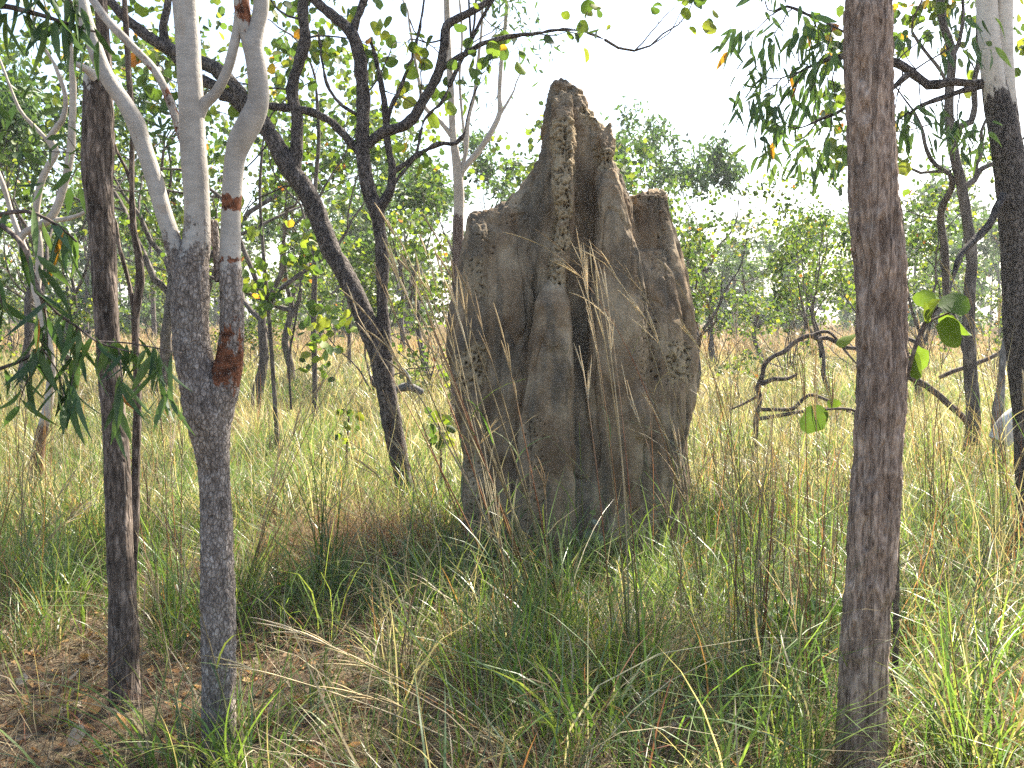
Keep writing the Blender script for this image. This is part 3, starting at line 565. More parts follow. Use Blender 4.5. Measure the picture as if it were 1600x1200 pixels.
# -- right: grey crooked tree in the grass
hero_tree('grey_trunk_tree', 'grey-barked upright tree with looping side branches, left of the dark twin-stemmed trunk', 10.2,
  [(1517,745,13),(1518,700,12),(1521,650,11),(1517,590,10),(1514,530,9.5),(1514,470,9),(1518,400,8.5),(1504,300,8),(1491,240,7.5),(1484,195,7),(1483,150,6.5),(1487,83,6.5),(1473,33,6),(1466,-40,5),(1455,-160,4)],
  [('limb', [(1457,-140,4.5),(1420,-230,4.5),(1370,-310,4),(1310,-380,3.5)]), ('limb', [(1455,-160,5),(1470,-260,5),(1500,-350,4.5)]), ('limb', [(1487,215,5),(1502,197,5),(1517,190,5),(1523,165,4.5),(1522,130,4),(1530,90,3.5),(1528,40,3),(1535,-40,3)]),
   ('limb', [(1500,296,4.5),(1523,281,4.2),(1532,265,4),(1545,258,3.5),(1567,250,3),(1590,225,2.5)]), ('branch', [(1523,280,3),(1526,255,3),(1535,235,2.6),(1533,205,2.2),(1545,180,1.8)]),
   ('limb', [(1514,560,6,0,0,.1),(1497,515,5.5,0,0,.3),(1480,470,5.5,0,0,.4),(1477,400,5.5,0,0,.35),(1470,345,5.5,0,0,.3),(1474,318,5.5,0,0,.2),(1487,294,5,0,0,.1),(1484,272,4,0,0,0),(1462,258,3.5),(1448,235,3),(1440,200,2.6),(1425,170,2)]),
   ('branch', [(1486,268,2.6),(1460,268,2.4),(1438,270,2),(1420,262,1.6)]), ('branch', [(1485,150,3),(1470,110,3),(1445,80,2.6),(1425,50,2)]), ('branch', [(1486,100,3),(1500,60,3),(1505,20,2.6),(1500,-40,2)])],
  M_bgbark, 16, 0.05, bark_disp(0.006, (22, 22, 9), 73, 0.1), [(-1,1.6,.03,4),(0,1.7,.03,4),(1,1.7,.03,4),(2,1.0,.02,3),(3,.7,.012,2),(4,.5,.008,1),(5,.7,.01,2),(6,.5,.008,2),(7,.8,.012,2),(8,.9,.012,2)], dict(LF_RND, per=2, size=.12, orange=.05), 71,
  twigs_extra=[(1484,195,0,-.6,.1,.8,.01,2),(1483,150,0,.7,.3,.8,.01,2),(1440,200,0,-.5,.3,.6,.008,1),(1475,340,.3,-.7,.0,.6,.008,1)])
# -- unseen gum added behind the brown trunk; its high crown dapples the foreground
LF_HIGH = dict(per=12, size=.20, palette=PAL_GUM*1.1, shape=LANCE*np.array([1, 1.6]), droop=.8, spread=.13, mat=M_leaf)
hero_tree('shade_gum_tree', 'tall straight gum added unseen behind the brown trunk to shade the foreground', 13.0,
  [(1388,640,10),(1386,400,9.5),(1382,100,9),(1378,-200,8.5),(1370,-420,7.5)], [('limb', [(1378,-200,6),(1330,-300,5),(1280,-380,4)]), ('limb', [(1375,-300,6),(1430,-400,5),(1480,-470,4)])],
  M_gum, 14, .1, None, [(-1,2.3,.05,3),(0,2.2,.04,3),(1,2.2,.04,3),(0,1.8,.04,3)], LF_HIGH, 81)

# ------------------------------------------------------------------ background trees
def proto_tree(seed, kind):
    """a free-grown tree about 6 m high at the origin -> (trunk mesh, limbs mesh, crown mesh)"""
    rng = np.random.RandomState(seed); out, tips = [], []
    if kind == 'round':
        h = rng.uniform(1.3, 1.9); pts = [(0, 0, -.15, .085)]; x = y = 0.0
        for i in range(1, 5): x += rng.normal()*.10; y += rng.normal()*.10; pts.append((x, y, h*i/4, .085 - .010*i))
        for c in range(4):
            a = c*1.57 + rng.uniform(-.5, .5); el = rng.uniform(.55, 1.2)
            grow(rng, np.array(pts[-1][:3]) - [0, 0, rng.uniform(0, .4)], np.array([math.cos(a)*math.cos(el), math.sin(a)*math.cos(el), math.sin(el)]), rng.uniform(1.5, 2.0), .045, 0, 3, out, tips, .26, .10, (2, 3), (.4, 1.0), .66)
        kw = dict(per=12, size=.095, palette=PAL_YG*np.array([.9, .95, 1]), shape=ROUND, droop=.3, spread=.12, orange=.015)
    elif kind == 'gum':
        h = rng.uniform(2.2, 2.9); pts = [(0, 0, -.15, .075)]; x = y = 0.0
        for i in range(1, 5): x += rng.normal()*.08; y += rng.normal()*.08; pts.append((x, y, h*i/4, .075 - .008*i))
        for c in range(3):
            a = c*2.1 + rng.uniform(-.6, .6); el = rng.uniform(.8, 1.35)
            grow(rng, np.array(pts[-1][:3]) - [0, 0, rng.uniform(0, .7)], np.array([math.cos(a)*math.cos(el), math.sin(a)*math.cos(el), math.sin(el)]), rng.uniform(1.3, 1.7), .038, 0, 3, out, tips, .16, .10, (2, 3), (.3, .8), .66)
        kw = dict(per=32, size=.15, palette=PAL_GUM*1.2, shape=LANCE*np.array([1, 1.6]), droop=1.0, spread=.13)
    else:                                              # shrub: many thin stems from the foot
        pts = [(0, 0, -.15, .03), (0.02, 0, .3, .028), (0.05, .03, .7, .022)]
        for c in range(6):
            a = c*1.05 + rng.uniform(-.4, .4); el = rng.uniform(.7, 1.35)
            grow(rng, np.array([0, 0, rng.uniform(.1, .6)]), np.array([math.cos(a)*math.cos(el), math.sin(a)*math.cos(el), math.sin(el)]), rng.uniform(1.5, 2.2), .022, 0, 2, out, tips, .2, .08, (2, 3), (.3, .9), .62)
        kw = dict(per=14, size=.11, palette=PAL_YG*1.0, shape=ROUND, droop=.2, spread=.15, orange=.01)
    bt = MB(); tube(bt, np.array(pts), 8, .15, bark_disp(.008, (15, 15, 6), seed, .12))
    bl = MB()
    for p_, lev in out: tube(bl, p_, 6 if lev < 2 else 4, .25, None, False)
    bc = MB(); dress(bc, rng, tips, **kw)
    top = max(t[0][2] for t in tips); return bt.mesh('trunk'), bl.mesh('limbs'), bc.mesh('crown'), top
CLUMPED = True
PROTO = {k: [proto_tree(100 + 10*j + i, k) for i in range(4)] for j, k in enumerate(('round', 'gum', 'shrub'))}
BACK = [  # (column, distance, row of its top, kind, label)
 (22, 15, 40, 'gum', 'leafy gum whose crown fills the top left corner behind the drooping leaves'),
 (108, 21, 190, 'round', 'round-leaved tree seen just left of the dark-barked straight trunk'),
 (238, 17, -10, 'round', 'tall yellow-green tree rising between dark trunk and white upper stems'),
 (318, 24, 130, 'round', 'bushy green tree filling the gap between the two rough grey stems'),
 (392, 15.5, 20, 'round', 'bright round-leaved tree directly right of the white curved stem'),
 (452, 21, 130, 'round', 'green tree behind the upper bend of the leaning dark tree'),
 (545, 26, 310, 'gum', 'low gum seen in the fork of the leaning dark tree'),
 (628, 31, 250, 'gum', 'thin hazy gum between leaning tree and white gum'),
 (668, 23, 205, 'gum', 'fine-leaved gum close on the left of the white gum'),
 (770, 27, 215, 'gum', 'fine-leaved gum directly above the left shoulder of the mound'),
 (826, 21, 205, 'round', 'thin leafy tree peeping out left of the upper mound'),
 (1000, 29, 200, 'gum', 'narrow blue-green gum rising just right of the mound peak'),
 (1122, 26, 165, 'gum', 'tallest blue-green gum in the gap between mound and brown trunk'),
 (1092, 17.5, 265, 'round', 'yellow-green tree touching the right flank of the mound'),
 (1196, 28, 330, 'round', 'low yellow-green tree midway between mound and brown trunk'),
 (1292, 17.5, 245, 'round', 'yellow-green round-crowned tree just left of the brown trunk'),
 (1248, 33, 320, 'gum', 'far pale gum behind the round-crowned yellow-green tree'),
 (1436, 16, 220, 'round', 'leafy tree filling the space right of the brown trunk'),
 (1400, 27, 330, 'gum', 'gum half hidden by the right side of the brown trunk'),
 (1478, 38, 350, 'gum', 'hazy distant gum left of the grey-barked tree'),
 (1560, 42, 320, 'gum', 'pale hazy gum between grey-barked tree and dark-footed trunk'),
 (1650, 30, 260, 'round', 'round-leaved tree at the far right edge behind the twin white stems'),
 (-60, 24, 60, 'gum', 'dense gum at the left edge, farthest left in the picture'),
 (170, 32, 260, 'gum', 'distant gum whose crown shows beside the dark straight trunk'),
 (415, 34, 300, 'gum', 'distant gum behind the leafy sapling'),
 (500, 38, 330, 'round', 'distant round-leaved tree behind the pole tree'),
 (1050, 40, 380, 'round', 'distant low tree at the right foot of the mound'),
 (1150, 44, 390, 'gum', 'distant low gum in the middle of the open gap right of the mound'),
 (60, 36, 250, 'round', 'distant dark green tree behind the pale crooked limbs'),
 (585, 17, 330, 'shrub', 'green shrub low between the two stems of the leaning tree'),
 (672, 19, 340, 'shrub', 'green shrub against the left edge of the mound'),
 (270, 27, 390, 'shrub', 'shrub seen between dark sapling and grey forked tree'),
 (380, 23, 400, 'shrub', 'shrub seen right of the forked grey trunk'),
 (460, 28, 420, 'shrub', 'shrub beside the foot of the pole tree'),
 (90, 20, 400, 'shrub', 'shrub under the pale crooked limbs at the left'),
 (520, 33, 400, 'shrub', 'small distant shrub right of the pole tree'),
 (1120, 24, 390, 'shrub', 'shrub right of the mound at the edge of the dry grass'),
 (1230, 22, 400, 'shrub', 'shrub left of the round-crowned tree near the dead branch'),
 (1345, 24, 380, 'shrub', 'shrub mostly hidden behind the brown trunk'),
 (1450, 24, 400, 'shrub', 'shrub between brown trunk and grey-barked tree'),
 (1555, 23, 410, 'shrub', 'shrub between grey-barked tree and dark-footed trunk'),
 (20, 30, 410, 'shrub', 'shrub low at the left frame edge'),
]
rb = np.random.RandomState(5); CLUMPED = False
for n_, (px, Yd, top, kind, lab) in enumerate(BACK):
    tm, lm, cm, ht = PROTO[kind][n_ % 4]
    x = (px - 800)/FPX*Yd; z = gz1(x, Yd); H = P(px, top, Yd)[2] - z
    s = H/ht; nm = {'round': 'round_leaved_tree', 'gum': 'gum_tree', 'shrub': 'shrub'}[kind]
    r = thing(nm, lab, 'shrub' if kind == 'shrub' else 'tree', (x, Yd, z), {'round': 'yellow-green trees behind the mound', 'gum': 'gum trees behind the mound', 'shrub': 'shrubs at the edge of the dry grass'}[kind])
    wide = rb.uniform(.9, 1.15)*(1.0 if s < 1.5 else 0.85); r.scale = (s*wide, s*wide, s); r.rotation_euler = (0, 0, rb.uniform(0, 6.28))
    t_ = put('trunk', tm, M_bgbark, r); put('limbs', lm, M_bgbark, t_); put('crown', cm, M_round if kind != 'gum' else M_leaf, r)
def far_woods():
    rng = np.random.RandomState(77); b = MB(); w = MB()
    for i in range(230):
        Yd = rng.uniform(44, 120); x = rng.uniform(-.72, .72)*Yd; z = gz1(x, Yd)
        h = rng.uniform(4.5, 9.5)*(0.8 + Yd/300); px = 800 + FPX*x/Yd
        if 1000 < px < 1330 or 700 < px < 860: h = min(h, 1.6 + 150/FPX*Yd)
        if px > 1380: h *= 1.15
        nc = rng.randint(11, 18); pal_ = PAL_GUM*1.15 if rng.uniform() < .6 else PAL_YG*.9
        lean = rng.normal(size=2)*.4
        tube(w, np.array([(x, Yd, z - .2, .13), (x + lean[0]*.4, Yd + lean[1]*.4, z + h*.4, .10), (x + lean[0], Yd + lean[1], z + h*.8, .04)]), 5, .8)
        for c in range(nc):
            a = rng.uniform(0, 6.28); rr = rng.uniform(0, .27)*h; cz = z + h*rng.uniform(.08, .97); rr *= 1.15 - abs((cz - z)/h - .55)
            cpos = np.array([x + math.cos(a)*rr, Yd + math.sin(a)*rr, cz]); m = 42
            pos = cpos + nrm(rng.normal(size=(m, 3)))*rng.uniform(.2, 1, (m, 1))**.5*np.array([.085, .085, .06])*h*rng.uniform(.7, 1.3)
            ax = rng.normal(size=(m, 3)); ax[:, 2] -= .5
            leaves(b, pos, ax, rng.uniform(.22, .42, m), pal(rng, m, pal_, .01), OVAL, rng)
    tag(put('distant_wood_leaves', b.mesh('distant_wood_leaves'), M_leaf), 'mass of distant woodland foliage closing the view beyond the dry grass', 'woodland', kind='stuff')
    tag(put('distant_wood_trunks', w.mesh('distant_wood_trunks'), M_bgbark), 'many thin distant woodland trunks beyond the dry grass', 'woodland', kind='stuff')
far_woods()

# ------------------------------------------------------------------ grass
GREEN = np.array([(.11, .185, .038), (.15, .22, .045), (.085, .155, .035), (.21, .25, .06), (.12, .18, .08)])
STRAW = np.array([(.42, .355, .215), (.33, .265, .155), (.52, .45, .31), (.25, .19, .115), (.37, .30, .17)])
RUSTY = np.array([(.30, .135, .07), (.36, .19, .08), (.24, .10, .06)])
def blades(b, base, h, az, lean, bend, width, col, seg=4, rng=rs):
    """curved tapering ribbons: base N x 3, lean and bend as fractions of h"""
    n = len(base); t = np.linspace(0, 1, seg + 1)
    d = np.stack([np.cos(az), np.sin(az), 0*az], 1); fa = az + rng.uniform(-1.2, 1.2, n) + math.pi/2
    side = np.stack([np.cos(fa), np.sin(fa), 0*fa], 1)
    out = (lean[:, None]*t + bend[:, None]*t**2.2)*h[:, None]; up = (t[None] - 0.55*np.clip(bend[:, None], 0, 1.4)*t[None]**2.6 - .12*lean[:, None]**2*t)*h[:, None]
    mid = base[:, None] + d[:, None]*out[..., None]; mid[:, :, 2] += up
    sway = rng.normal(size=(n, 1))*0.06*h[:, None]*np.sin(t*3.0)[None]; mid += side[:, None]*sway[..., None]
    wp = (1 - t)**0.55*(0.55 + 0.45*np.minimum(1, t*4)); wp[-1] = 0.04
    w = width[:, None]*wp[None]*0.5
    v = np.stack([mid - side[:, None]*w[..., None], mid + side[:, None]*w[..., None]], 2).reshape(n, (seg + 1)*2, 3)
    i = (np.arange(n)*(seg + 1)*2)[:, None]; f = np.concatenate([i + [[2*k, 2*k + 1, 2*k + 3, 2*k + 2]] for k in range(seg)])
    b.add(v.reshape(-1, 3), f, col=np.repeat(col, (seg + 1)*2, axis=0))
TRUNKS = [(-1.0, 3.1, .28), (1.13, 2.95, .30), (-.98, 3.45, .16), (-1.53, 3.9, .16), (1.17, 3.3, .17), (-.82, 8, .12), (3.3, 6.3, .2)]
def keep(x, y):
    k = ~(((x - .40)/.78)**2 + ((y - 6.75)/.55)**2 < 1) & ~((((x + .97)/.72)**2 + ((y - 6.5)/.40)**2 < 1) & (np.sin(x*41 + y*57) < .75))
    for a, c, r in TRUNKS: k &= (x - a)**2 + (y - c)**2 > r*r
    return k
def tufts(b, rng, n, y0, y1, k, h, w, green, seg, spread, power=1.0, palette=None, dens=None, bendr=(0, .9), leanr=(0.05, .55)):
    u = rng.uniform(size=n)**power; cy = y0 + (y1 - y0)*u; cx = rng.uniform(-1, 1, n)*(.56*cy + 1.6)
    m = keep(cx, cy)
    if dens is not None: m &= rng.uniform(size=n) < dens(cx, cy)
    cx, cy = cx[m], cy[m]; n = len(cx); p = np.stack([cx*.8, cy*.8, 0*cx], 1)
    g = np.clip(green + .38*vnoise(p, 101)*1.4 + rng.normal(size=n)*.16, 0, 1); hs = h[0] + (h[1] - h[0])*rng.uniform(size=n)*(1 + .3*vnoise(p*.6, 111))
    tcol = pal(rng, n, GREEN); scol = pal(rng, n, STRAW if palette is None else palette)
    K = n*k; idx = np.repeat(np.arange(n), k); base = np.stack([cx[idx] + rng.normal(size=K)*spread, cy[idx] + rng.normal(size=K)*spread, np.zeros(K)], 1)
    base[:, 2] = gz(base[:, 0], base[:, 1]) - .02
    isg = rng.uniform(size=K) < g[idx]; col = np.where(isg[:, None], tcol[idx], scol[idx])*rng.uniform(.75, 1.25, (K, 1)); ry = rng.uniform(size=K) < .05; col[ry] = RUSTY[rng.randint(0, 3, ry.sum())]
    hh = hs[idx]*rng.uniform(.5, 1.15, K); off = base[:, :2] - np.stack([cx, cy], 1)[idx]; az = np.arctan2(off[:, 1], off[:, 0]) + rng.normal(size=K)*.7
    ln = rng.uniform(*leanr, K); bd = rng.uniform(*bendr, K)
    blades(b, base, hh, az, ln, bd, w*rng.uniform(.6, 1.3, K), col, seg, rng)
rg = np.random.RandomState(17)
def litter_gap(x, y):      # the near left corner is bare litter; grass thickens away from it
    bare = smooth(-x, -.1, .9)*(1 - smooth(y, 3.9, 5.4)); return np.clip(1.0 - .93*bare, .06, 1)
b = MB()
tufts(b, rg, 1600, 2.4, 7.8, 20, (.18, .48), .0078, .72, 4, .055, .8, dens=litter_gap)
tufts(b, rg, 700, 2.4, 7.8, 13, (.40, .85), .0085, .80, 5, .05, .7, dens=litter_gap, leanr=(.03, .45))
tufts(b, rg, 420, 4.6, 9.0, 5, (.9, 1.45), .0055, .25, 6, .06, 1.0, palette=np.concatenate([STRAW, RUSTY]), leanr=(.0, .28), bendr=(0, .4), dens=lambda x, y: np.where((x > .95) | (x < -2.2), 1.0, .12))
tag(put('near_grass', b.mesh('near_grass'), M_grass), 'mixed green and straw grass around the foot of the mound', 'grass', kind='stuff')
b = MB()
tufts(b, rg, 3600, 7.0, 17, 24, (.25, .58), .010, .50, 4, .09, .9)
tufts(b, rg, 900, 7.0, 17, 9, (.6, 1.05), .006, .30, 5, .10, .9, leanr=(.02, .4), bendr=(0, .5))
tag(put('sunlit_grass', b.mesh('sunlit_grass'), M_grass), 'dense sunlit yellow-green grass behind the mound', 'grass', kind='stuff')
b = MB()
tufts(b, rg, 4200, 16, 34, 20, (.4, .8), .017, .30, 3, .16, .9)
tag(put('meadow_grass', b.mesh('meadow_grass'), M_grass), 'grass turning from green to straw in the middle distance', 'grass', kind='stuff')
b = MB()
tufts(b, rg, 5200, 30, 100, 16, (.75, 1.15), .04, .07, 3, .35, 1.3, palette=STRAW*np.array([1.0, .92, .82]))
tag(put('dry_grass', b.mesh('dry_grass'), M_straw), 'band of tall tan dry grass in front of the woodland', 'grass', kind='stuff')
# thatch and dead stalks lying on the soil, and fallen leaves
def scatter(rng, n, y0, y1, dens=None):
    cy = y0 + (y1 - y0)*rng.uniform(size=n); cx = rng.uniform(-1, 1, n)*(.56*cy + 1.2); m = keep(cx, cy)
    if dens is not None: m &= rng.uniform(size=n) < dens(cx, cy)
    return cx[m], cy[m]
b = MB(); x, y = scatter(rg, 26000, 2.2, 8.5); n = len(x); base = np.stack([x, y, gz(x, y) + rg.uniform(.0, .05, n)], 1)
blades(b, base, rg.uniform(.08, .30, n), rg.uniform(0, 6.28, n), rg.uniform(1.0, 2.2, n), rg.uniform(-.2, .3, n), rg.uniform(.002, .005, n), pal(rg, n, np.concatenate([STRAW*.8, RUSTY*.6])), 3, rg)
tag(put('dead_grass_thatch', b.mesh('dead_grass_thatch'), M_straw), 'flattened dead grass stalks lying on the soil', 'grass', kind='stuff')
b = MB(); x, y = scatter(rg, 15000, 2.2, 8, lambda x, y: np.clip(.12 + smooth(-x, -.6, 1.6)*(1 - smooth(y, 5, 7.5)), 0, 1)); n = len(x)
base = np.stack([x, y, gz(x, y) + rg.uniform(.004, .035, n)], 1); ax = rg.normal(size=(n, 3)); ax[:, 2] *= .22; nd = rg.normal(size=(n, 3))*.35; nd[:, 2] = 1
LIT = np.array([(.40, .22, .08), (.30, .165, .07), (.44, .28, .12), (.18, .11, .06), (.36, .30, .22), (.12, .08, .05)])
leaves(b, base, ax, rg.uniform(.02, .06, n), pal(rg, n, LIT), OVAL*np.array([1, 1.2]), rg, .35, .5, nd)
tag(put('leaf_litter', b.mesh('leaf_litter'), M_straw), 'brown and tan leaf litter covering the soil', 'leaf litter', kind='stuff')
# ------------------------------------------------------------------ single tall grass clumps
def ground_px(px, py):
    """where the sight line through a photo pixel meets the flat ground"""
    a = P(px, py, 1.0) - np.array([0, 0, EYE]); Yd = -EYE/a[2]; return np.array([a[0]*Yd, Yd, 0.0]), Yd
def ribbon(b, pts, wid, col):
    """thin three-sided stalk along points"""
    p = np.asarray(pts); t = nrm(np.gradient(p, axis=0)); s = nrm(np.cross(t, np.array([0.2, 1, 0.1]))); u = np.cross(t, s); k = len(p); w = np.asarray(wid)[:, None]
    v = np.stack([p + s*w*.5, p - s*w*.25 + u*w*.43, p - s*w*.25 - u*w*.43], 1).reshape(-1, 3); i = np.arange(3); f = np.concatenate([np.stack([q*3 + i, q*3 + (i + 1) % 3, q*3 + 3 + (i + 1) % 3, q*3 + 3 + i], 1) for q in range(k - 1)])
    b.add(v, f, col=np.repeat(col, 3, axis=0))
def bez(p0, c, p1, n): t = np.linspace(0, 1, n)[:, None]; return (1 - t)**2*p0 + 2*t*(1 - t)*c + t*t*p1
def clump(label, base_px, tips, leaf=(20, .5, .006), green=.6, stem_w=.0062, tone='straw', heads=True, seed=0, spread=.05, bow=.5, extra=1, name='tall_grass_clump', cat='grass clump', group='tall grass clumps in the foreground'):
    rng = np.random.RandomState(900 + seed); B0, Yd = ground_px(*base_px); B0[2] = gz1(B0[0], B0[1])
    root = thing(name, label, cat, B0, group); lf = MB(); sm_ = M_straw if tone != 'green' else M_grass
    tips = list(tips) + [(q[0] + rng.normal()*28, q[1] + rng.normal()*38 + 15, *q[2:]) for q in tips for _ in range(extra)]
    for q in tips:
        tp = P(q[0], q[1], Yd + (q[2] if len(q) > 2 else rng.uniform(-.3, .3))); p0 = B0 + np.append(rng.normal(size=2)*spread, -.02)
        c = p0 + (tp - p0)*np.array([.38 + .10*(bow < .15), .38, .5]) + np.array([0, 0, bow*.35*abs(tp[2] - p0[2])]) + np.append(rng.normal(size=2)*.03, 0)
        pts = bez(p0, c, tp, 12); t = np.linspace(0, 1, 12)[:, None]
        top = STRAW[rng.randint(0, 5)]*1.4; low = GREEN[rng.randint(0, 5)]*.9 if tone != 'dry' else STRAW[rng.randint(0, 5)]*.7; mid = RUSTY[rng.randint(0, 3)] if rng.uniform() < .35 else STRAW[rng.randint(0, 5)]*.8
        if tone == 'green': top, mid = GREEN[rng.randint(0, 5)]*1.2, GREEN[rng.randint(0, 5)]
        col = low*np.clip(1 - t*2.4, 0, 1) + top*np.clip(t*2.4 - 1.4, 0, 1) + mid*(1 - np.clip(1 - t*2.4, 0, 1) - np.clip(t*2.4 - 1.4, 0, 1))
        sw = stem_w*rng.uniform(.7, 1.25); st = MB(); hd = MB(); ribbon(st, pts, sw*(1.1 - .7*t[:, 0]), col)
        if heads:
            d = nrm(pts[-1] - pts[-3])
            for f in range(rng.randint(3, 7)):
                a = pts[-1 - rng.randint(0, 3)]; L = rng.uniform(.10, .24); dr = nrm(d + rng.normal(size=3)*.13)
                e = a + dr*L - np.array([0, 0, L*.12]); hp = bez(a, a + dr*L*.55, e, 6); ribbon(hd, hp, np.array([.4, .9, 1, .9, .6, .2])*sw*.75, np.repeat(top[None]*rng.uniform(.9, 1.25), 6, 0))
        so = put('stalk', st.mesh('stalk', B0), sm_, root)
        if hd.n: put('seed_head', hd.mesh('seed_head', B0), M_straw, so)
        for s_ in range(rng.randint(1, 3) if leaf[0] else 0):       # leaves on the stalk
            k = rng.randint(2, 7); n = 1; blades(lf, pts[k][None], np.array([rng.uniform(.18, .42)]), np.array([rng.uniform(0, 6.28)]), np.array([rng.uniform(.2, .6)]), np.array([rng.uniform(.3, 1.0)]), np.array([leaf[2]*.85]), (GREEN if rng.uniform() < green else STRAW)[rng.randint(0, 5)][None], 6, rng)
    n = leaf[0]
    if n:
        base = B0[None] + np.concatenate([rng.normal(size=(n, 2))*spread*1.3, np.full((n, 1), -.02)], 1); isg = rng.uniform(size=n) < green
        col = np.where(isg[:, None], pal(rng, n, GREEN*1.15), pal(rng, n, STRAW)); az = np.arctan2(base[:, 1] - B0[1], base[:, 0] - B0[0]) + rng.normal(size=n)*.5
        blades(lf, base, leaf[1]*rng.uniform(.55, 1.2, n), az, rng.uniform(.05, .45, n), rng.uniform(0, .9, n), leaf[2]*rng.uniform(.6, 1.3, n), col, 7, rng)
    if lf.n: put('leaf_blades', lf.mesh('leaf_blades', B0), M_grass, root)
    return root
clump('big sheaf of straw stalks leaning up-left across the mound front', (868, 1020), [(618,372),(636,398),(655,412),(700,430),(600,455),(580,500),(738,470),(690,385),(660,470),(625,440),(672,520),(790,540)], (44, .75, .012), .85, seed=1, extra=0, stem_w=.0115, bow=.08)
clump('leaning reddish stalks crossing the left buttress of the mound', (800, 960), [(668,402),(690,430),(640,470),(705,520),(722,450),(610,540),(560,495)], (16, .5, .007), .6, seed=2, extra=0, stem_w=.0105, bow=.08)
clump('grass with pale feathery heads standing before the mound centre', (985, 1090), [(925,425),(938,445),(910,415),(950,470),(918,455),(905,540)], (22, .7, .008), .75, seed=3, extra=0, bow=.2, stem_w=.0075)
clump('grass with long stalks arching left over the right face of the mound', (1090, 960), [(850,385),(885,398),(945,412),(990,440),(1010,500),(920,470)], (20, .6, .007), .6, seed=4, extra=0, stem_w=.0075, bow=1.0)
clump('straw stalk clump arching left from the right of the mound', (1190, 930), [(955,412),(1050,430),(1100,470),(1075,520),(1150,520)], (16, .5, .006), .4, seed=5, extra=0, stem_w=.0075, bow=.9)
clump('dense upright red-brown stalks between mound and brown trunk', (1185, 1110), [(1140,560),(1180,600),(1210,620),(1165,700),(1240,540),(1120,650),(1150,760),(1200,720),(1222,660),(1175,800),(1130,820),(1195,870),(1240,700)], (24, .55, .007), .55, seed=6, bow=.1, heads=False, stem_w=.0075)
clump('tussock of broad yellow-green blades with folded tips at bottom centre', (930, 1195), [(915,925),(945,1010),(962,1060)], (24, .62, .021), .95, extra=0, seed=7, tone='green', heads=False, name='broad_blade_tussock', cat='grass tussock', group='broad-bladed tussocks')
clump('bright green blades against the middle foot of the mound', (905, 925), [(905,660),(897,735),(930,790),(880,780)], (26, .55, .011), .95, extra=0, seed=8, tone='green', heads=False, name='broad_blade_tussock', cat='grass tussock', group='broad-bladed tussocks')
clump('upright yellow-green tussock right of the brown trunk', (1545, 1040), [(1530,830),(1570,860),(1500,900),(1555,810)], (44, .75, .014), .95, extra=0, seed=9, tone='green', heads=False, name='broad_blade_tussock', cat='grass tussock', group='broad-bladed tussocks')
clump('fallen stalks with grey plumes lying toward the left at bottom centre', (850, 1225), [(470,990,.2),(395,1045,.1),(520,1010,.2),(560,1085,0)], (10, .4, .006), .5, extra=0, seed=10, bow=.25, stem_w=.0075)
clump('long orange-green stalks slanting right beside the brown trunk', (1425, 1190), [(1602,960,.2),(1640,1000,.1),(1590,745,.6),(1560,900,.3)], (14, .5, .010), .7, extra=0, seed=11, bow=.05, heads=False, stem_w=.008)
clump('green tussock at the foot of the grey forked trunk', (285, 1205), [(262,820),(240,900),(300,880),(225,960)], (75, .50, .011), .92, extra=0, seed=12, spread=.10)
clump('small green tussock immediately right of the grey forked trunk', (395, 1215), [(440,1060),(380,1040)], (90, .42, .010), .92, extra=0, seed=13, heads=False, spread=.07)
clump('tall green clump between grey forked trunk and dry grass heap', (505, 935), [(470,640),(525,680),(440,720),(545,700),(490,760)], (40, .8, .009), .85, seed=14, tone='green', heads=False)
clump('brown upright dead clump in the shade left of the mound', (620, 1090), [(585,800),(640,830),(600,880),(660,900),(570,900),(625,760),(690,840)], (24, .5, .006), .15, seed=15, tone='dry', heads=False)
clump('tall clump with thin stalks close to the left of the brown trunk', (1285, 1130), [(1240,490),(1300,640),(1270,560),(1225,760),(1310,720)], (22, .6, .009), .8, seed=16, bow=.15)
clump('tall stalks in sunlight between brown trunk and grey-barked tree', (1462, 900), [(1440,560),(1480,520),(1390,450),(1500,610),(1455,640),(1415,600)], (26, .6, .007), .5, seed=17, bow=.4)
clump('stalks bending left in front of the dark-footed right trunk', (1575, 930), [(1490,440),(1520,480),(1560,510),(1600,600),(1460,500)], (24, .6, .007), .5, seed=18, bow=.7)
clump('pale stalks leaning right at the left picture edge', (15, 960), [(60,700),(100,760),(40,650),(130,800),(75,820)], (36, .6, .007), .6, seed=19)
clump('thin reddish stalks right behind the dark-barked trunk foot', (268, 1010), [(250,640),(285,700),(262,760),(240,720)], (26, .55, .007), .65, seed=20)
clump('stalks slanting right from beside the grey forked trunk', (380, 960), [(470,640),(500,600),(560,520),(440,700),(420,680)], (26, .55, .007), .6, seed=21, bow=.05)
clump('green clump directly at the right foot of the mound', (1080, 985), [(1020,640),(1060,700),(1100,720),(1045,800)], (44, .6, .008), .8, seed=22)
clump('grass clump just left of the foot of the brown trunk', (1265, 1225), [(1300,860),(1250,930)], (44, .5, .009), .75, seed=23)
clump('lush tussock at bottom right corner', (1520, 1215), [(1480,930),(1560,960)], (90, .6, .012), .9, seed=24, heads=False)
clump('stalk clump at the left foot of the mound', (700, 935), [(610,640),(650,600),(690,660),(590,720)], (36, .5, .007), .6, seed=25)
clump('low pale clump in front of the mound foot at the centre', (820, 1090), [(760,760),(800,800),(850,740)], (60, .55, .010), .85, seed=26)
clump('straw clump in the open right of the mound among sunlit grass', (1130, 830), [(1100,520),(1150,560),(1175,500),(1120,600),(1190,620)], (30, .7, .007), .5, seed=27)
